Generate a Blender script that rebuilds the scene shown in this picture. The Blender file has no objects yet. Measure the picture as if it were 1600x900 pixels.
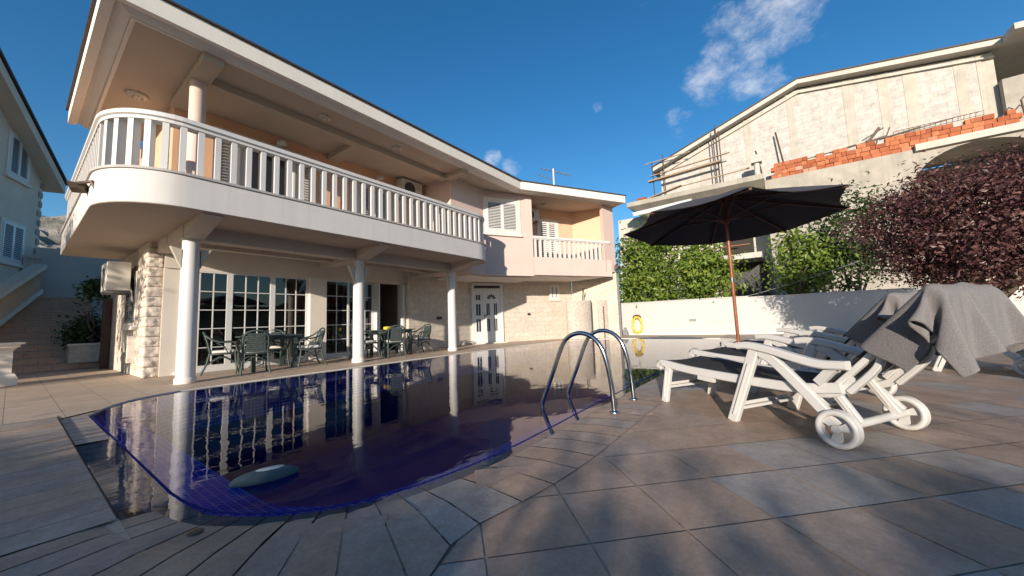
import bpy, bmesh, math, random
from mathutils import Vector, Matrix, noise
from mathutils.geometry import tessellate_polygon
R = math.radians
sc = bpy.context.scene
COL = sc.collection
rnd = random.Random(7)

# ------------------------------------------------------------------ helpers
def nrm2(x, y):
    l = math.hypot(x, y); return x / l, y / l

class MB:
    """collects faces; build() links them as one mesh object"""
    def __init__(s): s.v = []; s.f = []; s.sm = []; s.t = []
    def face(s, pts, smooth=False, tint=None):
        b = len(s.v); s.v += [tuple(p) for p in pts]; s.f.append(tuple(range(b, b + len(pts)))); s.sm.append(smooth); s.t.append(tint)
    def mesh(s, V, F, smooth=False, tint=None):
        b = len(s.v); s.v += [tuple(p) for p in V]
        for f in F: s.f.append(tuple(b + i for i in f)); s.sm.append(smooth); s.t.append(tint)
    def box(s, c, sz, M=None, tint=None, rz=0.0):
        x, y, z = sz[0] / 2, sz[1] / 2, sz[2] / 2
        V = [Vector((i * x, j * y, k * z)) for k in (-1, 1) for j in (-1, 1) for i in (-1, 1)]
        if M is None: M = Matrix.Rotation(rz, 3, 'Z')
        V = [Vector(c) + M @ v for v in V]
        s.mesh(V, [(0, 2, 3, 1), (4, 5, 7, 6), (0, 1, 5, 4), (2, 6, 7, 3), (0, 4, 6, 2), (1, 3, 7, 5)], False, tint)
    def bar(s, a, b, w, h, up=(0, 0, 1), tint=None):
        a, b = Vector(a), Vector(b); d = b - a; L = d.length; d.normalize()
        side = Vector(up).cross(d)
        if side.length < 1e-5: side = Vector((1, 0, 0)).cross(d)
        side.normalize(); u = d.cross(side)
        M = Matrix((d, side, u)).transposed()
        s.box((a + b) / 2, (L, w, h), M, tint)
    def prism(s, poly, z0, z1, smooth=False):
        n = len(poly)
        tris = tessellate_polygon([[Vector((p[0], p[1], 0)) for p in poly]])
        ar = sum(poly[i][0] * poly[(i + 1) % n][1] - poly[(i + 1) % n][0] * poly[i][1] for i in range(n))
        if ar < 0: poly = poly[::-1]; tris = tessellate_polygon([[Vector((p[0], p[1], 0)) for p in poly]])
        lo = [(p[0], p[1], z0) for p in poly]; hi = [(p[0], p[1], z1) for p in poly]
        for t in tris:
            a, b, c = [poly[i] for i in t]
            t = list(t)
            if (b[0] - a[0]) * (c[1] - a[1]) - (b[1] - a[1]) * (c[0] - a[0]) < 0: t = t[::-1]
            s.face([hi[i] for i in t]); s.face([lo[i] for i in t[::-1]])
        b = len(s.v); s.v += lo + hi
        for i in range(n):
            j = (i + 1) % n; s.f.append((b + i, b + j, b + n + j, b + n + i)); s.sm.append(smooth); s.t.append(None)
    def tube(s, path, r, n=8, closed=False, flat=1.0):
        P = [Vector(p) for p in path]; m = len(P)
        rs = r if isinstance(r, (list, tuple)) else [r] * m
        T = []
        for i in range(m):
            if closed: t = P[(i + 1) % m] - P[i - 1]
            else: t = P[min(i + 1, m - 1)] - P[max(i - 1, 0)]
            T.append(t.normalized())
        u = T[0].orthogonal().normalized()
        if abs(T[0].z) < .9: u = Vector((0, 0, 1)) - T[0] * T[0].z; u.normalize()
        V = []
        for i in range(m):
            u = u - T[i] * u.dot(T[i]); u.normalize(); w = T[i].cross(u)
            for k in range(n):
                a = 2 * math.pi * k / n
                V.append(P[i] + (u * math.cos(a) + w * math.sin(a) * flat) * rs[i])
        F = []
        for i in range(m if closed else m - 1):
            j = (i + 1) % m
            for k in range(n):
                l = (k + 1) % n; F.append((i * n + k, i * n + l, j * n + l, j * n + k))
        s.mesh(V, F, True)
        if not closed:
            s.face(V[:n][::-1]); s.face(V[-n:])
    def strap(s, P, w, h):
        """continuous rectangular member along P, which lies in an x-z plane"""
        P = [Vector(p) for p in P]; V = []; m = len(P); c = min(w, h) * .18
        for i in range(m):
            d = (P[min(i + 1, m - 1)] - P[max(i - 1, 0)]).normalized(); q = Vector((-d.z, 0, d.x)); y = Vector((0, 1, 0))
            for a, b in ((-1, -1), (1, -1), (1, 1), (-1, 1)):
                for t in ((0, 1) if a * b > 0 else (1, 0)):
                    V.append(P[i] + y * a * (w / 2 - (c if t else 0)) + q * b * (h / 2 - (0 if t else c)))
        F = [(i * 8 + k, i * 8 + (k + 1) % 8, (i + 1) * 8 + (k + 1) % 8, (i + 1) * 8 + k) for i in range(m - 1) for k in range(8)]
        s.mesh(V, F); s.face(V[:8][::-1]); s.face(V[-8:])
    def lathe(s, prof, c=(0, 0, 0), n=24, smooth=True):
        V = []
        for r, z in prof:
            for k in range(n):
                a = 2 * math.pi * k / n; V.append((c[0] + r * math.cos(a), c[1] + r * math.sin(a), c[2] + z))
        F = []
        for i in range(len(prof) - 1):
            for k in range(n):
                l = (k + 1) % n; F.append((i * n + k, i * n + l, (i + 1) * n + l, (i + 1) * n + k))
        s.mesh(V, F, smooth)
        s.face(V[:n][::-1]); s.face(V[-n:])
    def sweep(s, path, prof, closed=False, smooth=False):
        """prof: list of (outward offset, z); path: list of (x, y) walked with the outside on the right"""
        m = len(path); V = []
        for i in range(m):
            p = Vector(path[i])
            a = Vector(path[i - 1]) if (closed or i > 0) else None
            b = Vector(path[(i + 1) % m]) if (closed or i < m - 1) else None
            d1 = (p - a).normalized() if a is not None else None
            d2 = (b - p).normalized() if b is not None else None
            if d1 is None: d1 = d2
            if d2 is None: d2 = d1
            n1 = Vector((d1.y, -d1.x)); n2 = Vector((d2.y, -d2.x))
            q = (n1 + n2); q /= max(.2, q.length_squared) / 2 if q.length_squared else 1
            for o, z in prof: V.append((p.x + q.x * o, p.y + q.y * o, z))
        k = len(prof); F = []
        for i in range(m if closed else m - 1):
            j = (i + 1) % m
            for a in range(k):
                b = (a + 1) % k; F.append((i * k + a, i * k + b, j * k + b, j * k + a))
        s.mesh(V, F, smooth)
        if not closed: s.face(V[:k][::-1]); s.face(V[-k:])
    def wall(s, x0, y0, x1, y1, z0, z1, th):
        """upright slab whose visible face runs from (x0,y0) to (x1,y1); thickness goes to the left of the walk"""
        dx, dy = nrm2(x1 - x0, y1 - y0); nx, ny = -dy * th, dx * th
        s.prism([(x0, y0), (x1, y1), (x1 + nx, y1 + ny), (x0 + nx, y0 + ny)], z0, z1)
    def build(s, name, mat, parent=None, kind=None, origin=None):
        me = bpy.data.meshes.new(name)
        if parent is not None:
            r = parent
            while r.parent is not None: r = r.parent
            off = Vector(WORLD.get(r.name, (0, 0, 0)))
        elif origin is not None: off = Vector(origin)
        else:
            xs, ys, zs = zip(*s.v); off = Vector(((min(xs) + max(xs)) / 2, (min(ys) + max(ys)) / 2, min(zs)))
        me.from_pydata([(p[0] - off.x, p[1] - off.y, p[2] - off.z) for p in s.v], [], s.f)
        uv = me.uv_layers.new(name='UVMap')
        co = s.v
        for poly in me.polygons:
            nn = poly.normal
            for li in poly.loop_indices:
                p = co[me.loops[li].vertex_index]
                if abs(nn.z) > .75: u, v = p[0], p[1]
                else:
                    tx, ty = nrm2(-nn.y, nn.x)
                    u, v = p[0] * tx + p[1] * ty, p[2]
                uv.data[li].uv = (u, v)
        me.polygons.foreach_set('use_smooth', s.sm)
        if any(t is not None for t in s.t):
            at = me.attributes.new('tint', 'FLOAT', 'FACE')
            at.data.foreach_set('value', [0.5 if t is None else t for t in s.t])
        me.materials.append(mat)
        o = bpy.data.objects.new(name, me); COL.objects.link(o)
        if parent is not None: o.parent = parent
        else: o.location = off
        if kind: o['kind'] = kind
        return o

WORLD = {}
def tag(o, label, cat, group=None):
    o['label'] = label; o['category'] = cat
    if group: o['group'] = group
    return o
def thing(name, label, cat, loc=(0, 0, 0), rz=0.0, group=None, world=False):
    o = bpy.data.objects.new(name, None); COL.objects.link(o); o.empty_display_size = .2
    o.location = loc; o.rotation_euler = (0, 0, rz)
    if world: WORLD[o.name] = tuple(loc)
    return tag(o, label, cat, group)
def copy_tree(o, parent=None):
    c = o.copy(); COL.objects.link(c); c.parent = parent
    for ch in [x for x in bpy.data.objects if x.parent == o]: copy_tree(ch, c)
    return c
def arc(cx, cy, r, a0, a1, n):
    return [(cx + r * math.cos(R(a0 + (a1 - a0) * i / n)), cy + r * math.sin(R(a0 + (a1 - a0) * i / n))) for i in range(n + 1)]
def bez(pts, n=10):
    """Catmull-Rom through pts"""
    P = [Vector(p) for p in pts]; P = [2 * P[0] - P[1]] + P + [2 * P[-1] - P[-2]]; out = []
    for i in range(1, len(P) - 2):
        for k in range(n):
            t = k / n
            out.append(.5 * ((2 * P[i]) + (-P[i - 1] + P[i + 1]) * t + (2 * P[i - 1] - 5 * P[i] + 4 * P[i + 1] - P[i + 2]) * t * t + (-P[i - 1] + 3 * P[i] - 3 * P[i + 1] + P[i + 2]) * t ** 3))
    out.append(P[-2]); return out

# ------------------------------------------------------------------ materials
def new_mat(name):
    m = bpy.data.materials.new(name); m.use_nodes = True
    nt = m.node_tree; b = nt.nodes['Principled BSDF']
    return m, nt, b, nt.nodes.new, nt.links.new
def ramp(nt, fac, stops):
    r = nt.nodes.new('ShaderNodeValToRGB'); e = r.color_ramp.elements
    while len(e) < len(stops): e.new(.5)
    for k, (p, c) in enumerate(stops): e[k].position = p; e[k].color = (*c, 1) if len(c) == 3 else c
    nt.links.new(fac, r.inputs[0]); return r.outputs[0]
def noise_n(nt, scale, detail=4, rough=.55, vec=None, stretch=None):
    n = nt.nodes.new('ShaderNodeTexNoise'); n.inputs['Scale'].default_value = scale; n.inputs['Detail'].default_value = detail; n.inputs['Roughness'].default_value = rough
    if vec is None: vec = nt.nodes.new('ShaderNodeNewGeometry').outputs['Position']
    if stretch:
        mp = nt.nodes.new('ShaderNodeMapping'); mp.inputs['Scale'].default_value = stretch; nt.links.new(vec, mp.inputs['Vector']); vec = mp.outputs[0]
    nt.links.new(vec, n.inputs['Vector']); return n.outputs['Fac']
def mixc(nt, a, b, fac, mode='MIX'):
    m = nt.nodes.new('ShaderNodeMix'); m.data_type = 'RGBA'; m.blend_type = mode
    for sock, val in ((m.inputs['Factor'], fac), (m.inputs['A'], a), (m.inputs['B'], b)):
        if isinstance(val, bpy.types.NodeSocket): nt.links.new(val, sock)
        elif isinstance(val, (int, float)): sock.default_value = val
        else: sock.default_value = (*val, 1)
    return m.outputs['Result']
def bump(nt, b, h, strength=.3, dist=.01):
    n = nt.nodes.new('ShaderNodeBump'); n.inputs['Strength'].default_value = strength; n.inputs['Distance'].default_value = dist
    nt.links.new(h, n.inputs['Height']); nt.links.new(n.outputs[0], b.inputs['Normal']); return n
def plain(name, col, rough=.6, var=.12, scale=2.5, bmp=0.0, bscale=80, metal=0.0, streak=0.0, spec=.5, dirt=None):
    m, nt, b, N, L = new_mat(name)
    b.inputs['Roughness'].default_value = rough; b.inputs['Metallic'].default_value = metal; b.inputs['Specular IOR Level'].default_value = spec
    dark = tuple(c * (1 - var) for c in col); lite = tuple(min(1, c * (1 + var * .6)) for c in col)
    c = ramp(nt, noise_n(nt, scale, 6, .6), [(.3, dark), (.7, lite)])
    if streak:
        f = ramp(nt, noise_n(nt, 1, 4, .6, stretch=(9, 9, .5)), [(.5, (0, 0, 0)), (.78, (streak,) * 3)])
        c = mixc(nt, c, dirt or tuple(x * .55 for x in col), f)
    L(c, b.inputs['Base Color'])
    if bmp: bump(nt, b, noise_n(nt, bscale, 5, .6), bmp, .01)
    return m
def uvnode(nt): return nt.nodes.new('ShaderNodeUVMap').outputs[0]
def brick(name, c1, c2, mortar, bw, rh, ms, rough=.8, bmp=.5, nz=.15, nscale=6, offset=.5, bscale=30, bfac=.35, squash=1.0):
    m, nt, b, N, L = new_mat(name); b.inputs['Roughness'].default_value = rough
    t = N('ShaderNodeTexBrick'); t.offset = offset
    t.inputs['Scale'].default_value = 1; t.inputs['Brick Width'].default_value = bw; t.inputs['Row Height'].default_value = rh; t.inputs['Mortar Size'].default_value = ms
    t.inputs['Color1'].default_value = (*c1, 1); t.inputs['Color2'].default_value = (*c2, 1); t.inputs['Mortar'].default_value = (*mortar, 1); t.inputs['Mortar Smooth'].default_value = .2
    L(uvnode(nt), t.inputs['Vector'])
    n = noise_n(nt, nscale, 8, .65)
    c = mixc(nt, t.outputs['Color'], ramp(nt, n, [(.25, (1 - nz * 2,) * 3), (.75, (1 + nz,) * 3)]), 1.0, 'MULTIPLY')
    L(c, b.inputs['Base Color'])
    inv = N('ShaderNodeMath'); inv.operation = 'SUBTRACT'; inv.inputs[0].default_value = 1; L(t.outputs['Fac'], inv.inputs[1])
    ad = N('ShaderNodeMath'); ad.operation = 'MULTIPLY_ADD'; L(noise_n(nt, bscale, 6, .6), ad.inputs[0]); ad.inputs[1].default_value = bfac; L(inv.outputs[0], ad.inputs[2])
    bump(nt, b, ad.outputs[0], bmp, .012)
    return m

WHITE = plain('white_render', (.74, .69, .62), .75, .05, 1.6, .25, 90, streak=.10)
SLABW = plain('white_brushed_render', (.63, .60, .565), .8, .06, 1.2, .5, 140, streak=.38, dirt=(.5, .46, .42))
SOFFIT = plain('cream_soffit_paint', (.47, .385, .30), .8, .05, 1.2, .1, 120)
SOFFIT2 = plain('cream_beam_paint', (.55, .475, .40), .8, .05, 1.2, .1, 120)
FASCIA = plain('fascia_paint', (.76, .71, .63), .7, .05, 1.2, .15, 90, streak=.15)
PINK = plain('pink_render', (.62, .48, .42), .85, .05, 1.3, .35, 120, streak=.06)
PEACH = plain('peach_render', (.64, .42, .285), .85, .05, 1.3, .35, 120)
COLW = plain('white_column_paint', (.62, .60, .575), .5, .03, 3, .05, 60)
STONE = brick('stone_cladding', (.62, .545, .45), (.55, .48, .395), (.42, .36, .30), .40, .20, .004, .8, .5, .13, 9, .5, 45, .6)
ROCK = plain('rock_faced_stone', (.66, .57, .48), .85, .25, 9, .9, 26)
STEPS = brick('stair_tile', (.58, .385, .27), (.52, .35, .25), (.32, .22, .16), .45, .17, .006, .7, .3, .12, 8)
JAMB = plain('cream_plaster', (.72, .65, .56), .8, .05, 2, .2, 100)
PVC = plain('white_plastic_frame', (.64, .63, .61), .35, .02, 3)
PLASTIC = plain('white_garden_plastic', (.52, .505, .48), .42, .06, 5, .03, 60, streak=.10, dirt=(.55, .52, .47))
SLING = plain('charcoal_sling', (.018, .019, .022), .75, .2, 8, .5, 500)
RATTAN = plain('dark_green_rattan', (.045, .065, .062), .5, .25, 30, .5, 160)
WEAVE = brick('woven_rattan', (.10, .125, .115), (.06, .08, .075), (.02, .03, .03), .02, .04, .004, .6, .8, .1, 20)
CUSH = plain('cream_cushion', (.72, .69, .62), .9, .08, 10, .3, 200)
CHROME = plain('stainless_steel', (.44, .45, .46), .14, .06, 8, metal=1.0)
WOODP = plain('varnished_hardwood', (.26, .075, .032), .35, .35, 12, .1, 60)
WOODD = plain('dark_wood_rib', (.10, .035, .02), .5, .3, 12)
CANVAS = plain('dark_grey_canvas', (.055, .050, .055), .85, .08, 4, .2, 300)
CONC = plain('raw_concrete', (.36, .33, .28), .9, .22, 1.4, .4, 30, streak=.45, dirt=(.20, .18, .15))
CONCL = plain('pale_concrete', (.48, .45, .395), .9, .15, 1.5, .3, 30, streak=.2)
CONCD = plain('stained_concrete', (.43, .40, .34), .9, .2, 1.5, .3, 30, streak=.35)
BLOCK = brick('white_block_wall', (.49, .465, .425), (.455, .43, .39), (.41, .39, .355), .5, .22, .010, .9, .5, .16, 3.0)
def hollow_brick():
    m, nt, b, N, L = new_mat('orange_hollow_brick'); b.inputs['Roughness'].default_value = .9
    a = N('ShaderNodeAttribute'); a.attribute_name = 'tint'
    c = ramp(nt, a.outputs['Fac'], [(0, (.28, .075, .032)), (.6, (.42, .135, .055)), (.93, (.46, .17, .08)), (1, (.50, .30, .22))])
    L(mixc(nt, c, ramp(nt, noise_n(nt, 7, 6, .7), [(.3, (.7, .7, .7)), (.7, (1.15, 1.15, 1.15))]), 1.0, 'MULTIPLY'), b.inputs['Base Color'])
    g = N('ShaderNodeTexWave'); g.bands_direction = 'Y'; g.inputs['Scale'].default_value = 9; L(uvnode(nt), g.inputs['Vector']); bump(nt, b, g.outputs['Fac'], .25, .01); return m
BRICKO = hollow_brick()
DARKROOF = plain('dark_roof_edge', (.06, .045, .042), .7, .2, 5)
DKMETAL = plain('rusty_steel', (.10, .07, .055), .7, .3, 20, metal=.3)
TIMBER = plain('weathered_timber', (.30, .22, .15), .85, .3, 10, .3, 50)
WALLW = plain('white_garden_wall_paint', (.47, .455, .43), .8, .04, 1.0, .25, 60, streak=.16, dirt=(.6, .57, .52))
GREYR = plain('grey_render', (.60, .52, .45), .9, .1, 1.5, .3, 60, streak=.2)
NEIGH = plain('cream_grey_render', (.66, .55, .43), .9, .08, 1.5, .4, 70, streak=.1)
DARKBLUE = plain('dark_blue_paint', (.02, .03, .06), .5, .2, 6)
YELLOW = plain('yellow_hose_rubber', (.72, .52, .06), .45, .12, 12)
BLACK = plain('black_plastic', (.02, .02, .02), .5, .1, 8)
GREYP = plain('grey_plastic', (.22, .22, .21), .5, .15, 10)
ACW = plain('cream_painted_metal', (.66, .62, .54), .5, .08, 4, streak=.12)
FLOATM = plain('slate_vinyl', (.07, .098, .11), .95, .15, 8, .06, 40, spec=.15)
FLOATL = plain('pale_grey_vinyl', (.42, .48, .50), .4, .08, 12)
LAMPG = plain('lamp_glass', (.55, .50, .40), .3, .1, 10)
BRONZE = plain('bronze_painted_metal', (.10, .075, .05), .5, .2, 12, metal=.4)
BARK = plain('bark', (.16, .12, .09), .95, .3, 10, .8, 30)
SOIL = plain('soil', (.07, .055, .04), .95, .3, 6, .5, 20)
RUST = plain('brown_timber_post', (.09, .05, .035), .8, .3, 8, .3, 40)
INTER = plain('interior_brown_wall', (.30, .21, .14), .8, .1, 2)
SHUTB = plain('dark_shutter_box', (.05, .045, .045), .6, .1, 5)
CLOTHY = plain('yellow_cloth', (.80, .50, .03), .8, .1, 10)
MUG = plain('teal_ceramic', (.18, .26, .26), .3, .05, 10)

def towel_mat():
    m, nt, b, N, L = new_mat('grey_terry_towel'); b.inputs['Roughness'].default_value = 1.0; b.inputs['Specular IOR Level'].default_value = .1
    b.inputs['Sheen Weight'].default_value = .25
    L(ramp(nt, noise_n(nt, 160, 3, .7), [(.3, (.13, .117, .116)), (.7, (.235, .213, .208))]), b.inputs['Base Color'])
    bump(nt, b, noise_n(nt, 190, 4, .7), 1.0, .012); return m
TOWEL = towel_mat()

def tile_mat(name, warm, cool, k=1.0):
    m, nt, b, N, L = new_mat(name); b.inputs['Specular IOR Level'].default_value = .45
    a = N('ShaderNodeAttribute'); a.attribute_name = 'tint'
    c = mixc(nt, warm, cool, a.outputs['Fac'])
    big = ramp(nt, noise_n(nt, 3.0, 8, .65), [(.28, (.68, .66, .64)), (.72, (1.16, 1.14, 1.12))])
    fine = ramp(nt, noise_n(nt, 60, 6, .75), [(.3, (.82, .82, .82)), (.7, (1.12, 1.12, 1.12))])
    c = mixc(nt, c, big, 1.0, 'MULTIPLY'); c = mixc(nt, c, fine, 1.0, 'MULTIPLY')
    mid = ramp(nt, noise_n(nt, 16, 9, .78), [(.34, (.80, .78, .77)), (.66, (1.13, 1.13, 1.12))]); c = mixc(nt, c, mid, 1.0, 'MULTIPLY')
    spk = ramp(nt, noise_n(nt, 9, 3, .9), [(.68, (1, 1, 1)), (.78, (.74, .72, .70))]); c = mixc(nt, c, spk, 1.0, 'MULTIPLY'); L(c, b.inputs['Base Color'])
    r = ramp(nt, noise_n(nt, 4, 6, .6), [(.3, (.36,) * 3), (.7, (.66,) * 3)]); L(r, b.inputs['Roughness'])
    bump(nt, b, noise_n(nt, 70, 5, .7), .22, .006); return m
TILE = tile_mat('deck_tile', (.42, .295, .215), (.37, .345, .325))
PLANKT = tile_mat('plank_tile', (.47, .345, .255), (.40, .345, .30))
WETT = tile_mat('wet_tile', (.44, .36, .30), (.40, .37, .35))
TERR = brick('terrace_tile', (.55, .42, .31), (.50, .385, .285), (.30, .24, .19), .40, .40, .005, .6, .3, .10, 5, 0.0)
GROUT = plain('dark_grout', (.10, .085, .075), .9, .15, 20)

def mosaic():
    m, nt, b, N, L = new_mat('blue_pool_mosaic'); b.inputs['Roughness'].default_value = .25
    t = N('ShaderNodeTexBrick'); t.offset = 0
    for k, v in (('Scale', 1), ('Brick Width', .052), ('Row Height', .052), ('Mortar Size', .0042)): t.inputs[k].default_value = v
    t.inputs['Color1'].default_value = (.020, .030, .52, 1); t.inputs['Color2'].default_value = (.032, .044, .66, 1); t.inputs['Mortar'].default_value = (.40, .42, .80, 1)
    L(uvnode(nt), t.inputs['Vector']); L(t.outputs['Color'], b.inputs['Base Color']); return m
MOSAIC = mosaic()
def floor_mosaic():
    m, nt, b, N, L = new_mat('dark_pool_floor'); b.inputs['Roughness'].default_value = .4
    c = ramp(nt, noise_n(nt, 1.1, 6, .6), [(.3, (.008, .012, .19)), (.55, (.018, .016, .21)), (.75, (.055, .034, .17))])
    sp = ramp(nt, noise_n(nt, 7, 5, .6), [(.66, (0, 0, 0)), (.74, (.6, .6, .6))])
    L(mixc(nt, c, (.14, .09, .07), sp), b.inputs['Base Color']); return m
POOLF = floor_mosaic()

def water_mat():
    m = bpy.data.materials.new('pool_water'); m.use_nodes = True; nt = m.node_tree; nt.nodes.clear(); N = nt.nodes.new; L = nt.links.new
    out = N('ShaderNodeOutputMaterial'); mx = N('ShaderNodeMixShader'); tr = N('ShaderNodeBsdfTransparent'); gl = N('ShaderNodeBsdfGlossy')
    tr.inputs['Color'].default_value = (.80, .86, .97, 1); gl.inputs['Roughness'].default_value = .004; gl.inputs['Color'].default_value = (.97, .97, .97, 1)
    fr = N('ShaderNodeFresnel'); fr.inputs['IOR'].default_value = 1.30
    n1 = noise_n(nt, 1.0, 2, .5, stretch=(2.6, 3.6, 1)); n2 = noise_n(nt, 1.0, 2, .5, stretch=(11, 17, 1))
    ad = N('ShaderNodeMath'); ad.operation = 'MULTIPLY_ADD'; L(n2, ad.inputs[0]); ad.inputs[1].default_value = .16; L(n1, ad.inputs[2])
    bp = N('ShaderNodeBump'); bp.inputs['Strength'].default_value = .20; bp.inputs['Distance'].default_value = .012; L(ad.outputs[0], bp.inputs['Height'])
    L(bp.outputs[0], gl.inputs['Normal']); L(bp.outputs[0], fr.inputs['Normal'])
    L(fr.outputs[0], mx.inputs[0]); L(tr.outputs[0], mx.inputs[1]); L(gl.outputs[0], mx.inputs[2]); L(mx.outputs[0], out.inputs[0]); return m
WATER = water_mat()
def glass_mat():
    m = bpy.data.materials.new('window_glass'); m.use_nodes = True; nt = m.node_tree; nt.nodes.clear(); N = nt.nodes.new; L = nt.links.new
    out = N('ShaderNodeOutputMaterial'); mx = N('ShaderNodeMixShader'); tr = N('ShaderNodeBsdfTransparent'); gl = N('ShaderNodeBsdfGlossy')
    tr.inputs['Color'].default_value = (.42, .44, .44, 1); gl.inputs['Roughness'].default_value = .01
    fr = N('ShaderNodeFresnel'); fr.inputs['IOR'].default_value = 1.9
    bp = N('ShaderNodeBump'); bp.inputs['Strength'].default_value = .08; bp.inputs['Distance'].default_value = .02; L(noise_n(nt, 1.3, 1, .5), bp.inputs['Height'])
    L(bp.outputs[0], gl.inputs['Normal'])
    L(fr.outputs[0], mx.inputs[0]); L(tr.outputs[0], mx.inputs[1]); L(gl.outputs[0], mx.inputs[2]); L(mx.outputs[0], out.inputs[0]); return m
GLASS = glass_mat()

def leaf_mat(name, c0, c1, c2, trans=.35, rough=.45):
    m = bpy.data.materials.new(name); m.use_nodes = True; nt = m.node_tree; nt.nodes.clear(); N = nt.nodes.new; L = nt.links.new
    a = N('ShaderNodeAttribute'); a.attribute_name = 'tint'
    c = ramp(nt, a.outputs['Fac'], [(0, c0), (.5, c1), (1, c2)])
    b = N('ShaderNodeBsdfPrincipled'); b.inputs['Roughness'].default_value = rough; L(c, b.inputs['Base Color'])
    t = N('ShaderNodeBsdfTranslucent'); L(c, t.inputs['Color'])
    mx = N('ShaderNodeMixShader'); mx.inputs[0].default_value = trans; L(b.outputs[0], mx.inputs[1]); L(t.outputs[0], mx.inputs[2])
    o = N('ShaderNodeOutputMaterial'); L(mx.outputs[0], o.inputs[0]); return m
LGREEN = leaf_mat('green_leaves', (.06, .11, .012), (.15, .23, .028), (.30, .34, .06))
LDARK = leaf_mat('dark_green_leaves', (.02, .045, .012), (.045, .085, .02), (.09, .13, .03))
LPURP = leaf_mat('purple_plum_leaves', (.048, .018, .020), (.105, .041, .040), (.29, .16, .13), .3)
LNEIGH = LDARK

# ------------------------------------------------------------------ ground, deck and pool
pool = [(.56, 6.25), (.56, 2.78), (.575, 2.55), (.62, 2.31), (.70, 2.15), (.79, 2.02), (.87, 1.93), (.975, 1.84), (1.12, 1.75), (1.31, 1.68), (1.54, 1.63), (1.83, 1.59), (2.2, 1.57), (2.7, 1.57), (3.3, 1.58), (4, 1.58), (5.3, 1.57), (6.6, 1.54), (8.1, 1.48), (11.3, 1.32), (14.3, 1.22),
        (14.75, 1.7), (14.75, 4.9), (14.55, 5.8), (14.1, 6.4), (13.3, 6.9), (12.2, 7.2), (10.6, 7.38), (8.5, 7.42), (5.5, 7.42), (3.5, 7.42), (2.0, 7.40), (1.55, 7.36), (1.22, 7.23), (.98, 7.05), (.80, 6.80), (.67, 6.55)]
NB = 21                                           # the first 21 points carry the overflow margin
def inset(pts, d):
    out = []
    n = len(pts)
    for i in range(n):
        a, p, b = Vector(pts[i - 1]), Vector(pts[i]), Vector(pts[(i + 1) % n])
        d1, d2 = (p - a).normalized(), (b - p).normalized()
        q = Vector((-d1.y, d1.x)) + Vector((-d2.y, d2.x)); q /= max(.5, q.length_squared / 2)
        out.append((p.x + q.x * d, p.y + q.y * d))
    return out
margin = inset(pool, -.34)
hole = [((.345, p[1]) if i == 0 else (max(margin[i][0], .345), margin[i][1])) if i < NB else p for i, p in enumerate(pool)]
def sheet_with_hole(outer, holep, z):
    mb = MB(); loops = [[Vector((*p, 0)) for p in outer], [Vector((*p, 0)) for p in holep]]
    flat = [p for l in loops for p in l]
    for t in tessellate_polygon(loops):
        a, b, c = [flat[i] for i in t]
        if (b - a).cross(c - a).z < 0: t = t[::-1]
        mb.face([(flat[i].x, flat[i].y, z) for i in t])
    return mb
big = [(-40, -40), (60, -40), (60, 40), (-40, 40)]
sheet_with_hole(big, hole, -.004).build('terrace', TERR, kind='structure')
far = [(-6000, -6000), (6000, -6000), (6000, 6000), (-6000, 6000)]
sheet_with_hole(far, [(-39, -39), (59, -39), (59, 39), (-39, 39)], -.3).build('ground', plain('dry_grass_ground', (.10, .11, .045), .95, .3, .02), kind='structure')

# pool basin: shallow tiled shelf, then the deep floor
p1 = pool; p2 = inset(pool, .38); p3 = inset(pool, .42)
mb = MB(); n = len(pool)
for i in range(n):
    j = (i + 1) % n
    a, b, c, d = p1[i], p1[j], p2[j], p2[i]
    mb.face([(*a, -.028 if i < NB else -.03), (*b, -.028 if j < NB else -.03), (*b, -.08), (*a, -.08)])
    mb.face([(*a, -.08), (*b, -.08), (*c, -.17), (*d, -.17)])
    e, f = p3[j], p3[i]
    mb.face([(*d, -.17), (*c, -.17), (*e, -.55), (*f, -.55)])
mb.build('pool_wall', MOSAIC, kind='structure')
mb = MB()
for i in range(NB - 1, n):
    a, b = pool[i], pool[(i + 1) % n]; mb.face([(*a, -.0042), (*b, -.0042), (*b, -.06), (*a, -.06)])
mb.build('pool_edge', JAMB, kind='structure')
mb = MB(); rin = inset(pool, .014)
for i in range(NB - 1):
    mb.face([(*pool[i], -.0185), (*pool[i + 1], -.0185), (*rin[i + 1], -.0185), (*rin[i], -.0185)])
mb.build('pool_rim', plain('dark_blue_rim_tile', (.02, .022, .14), .9, .2, 30, spec=.05), kind='structure')
mb = MB(); p4 = inset(pool, .42)
mb.prism(p4, -1.6, -1.45)
for i in range(n):
    j = (i + 1) % n; mb.face([(*p4[i], -.55), (*p4[j], -.55), (*p4[j], -1.45), (*p4[i], -1.45)])
mb.build('pool_floor', POOLF, kind='structure')
mb = MB()
wout = [((max(p[0], .352), p[1])) for p in margin[:NB]] + [(p[0], p[1]) for p in pool[NB:]]
wp = [Vector((*p, 0)) for p in wout]
for t in tessellate_polygon([wp]):
    a, b, c = [wp[i] for i in t]
    if (b - a).cross(c - a).z < 0: t = t[::-1]
    mb.face([(wp[i].x, wp[i].y, -.02) for i in t])
mb.build('pool_water', WATER, kind='structure')

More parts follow.
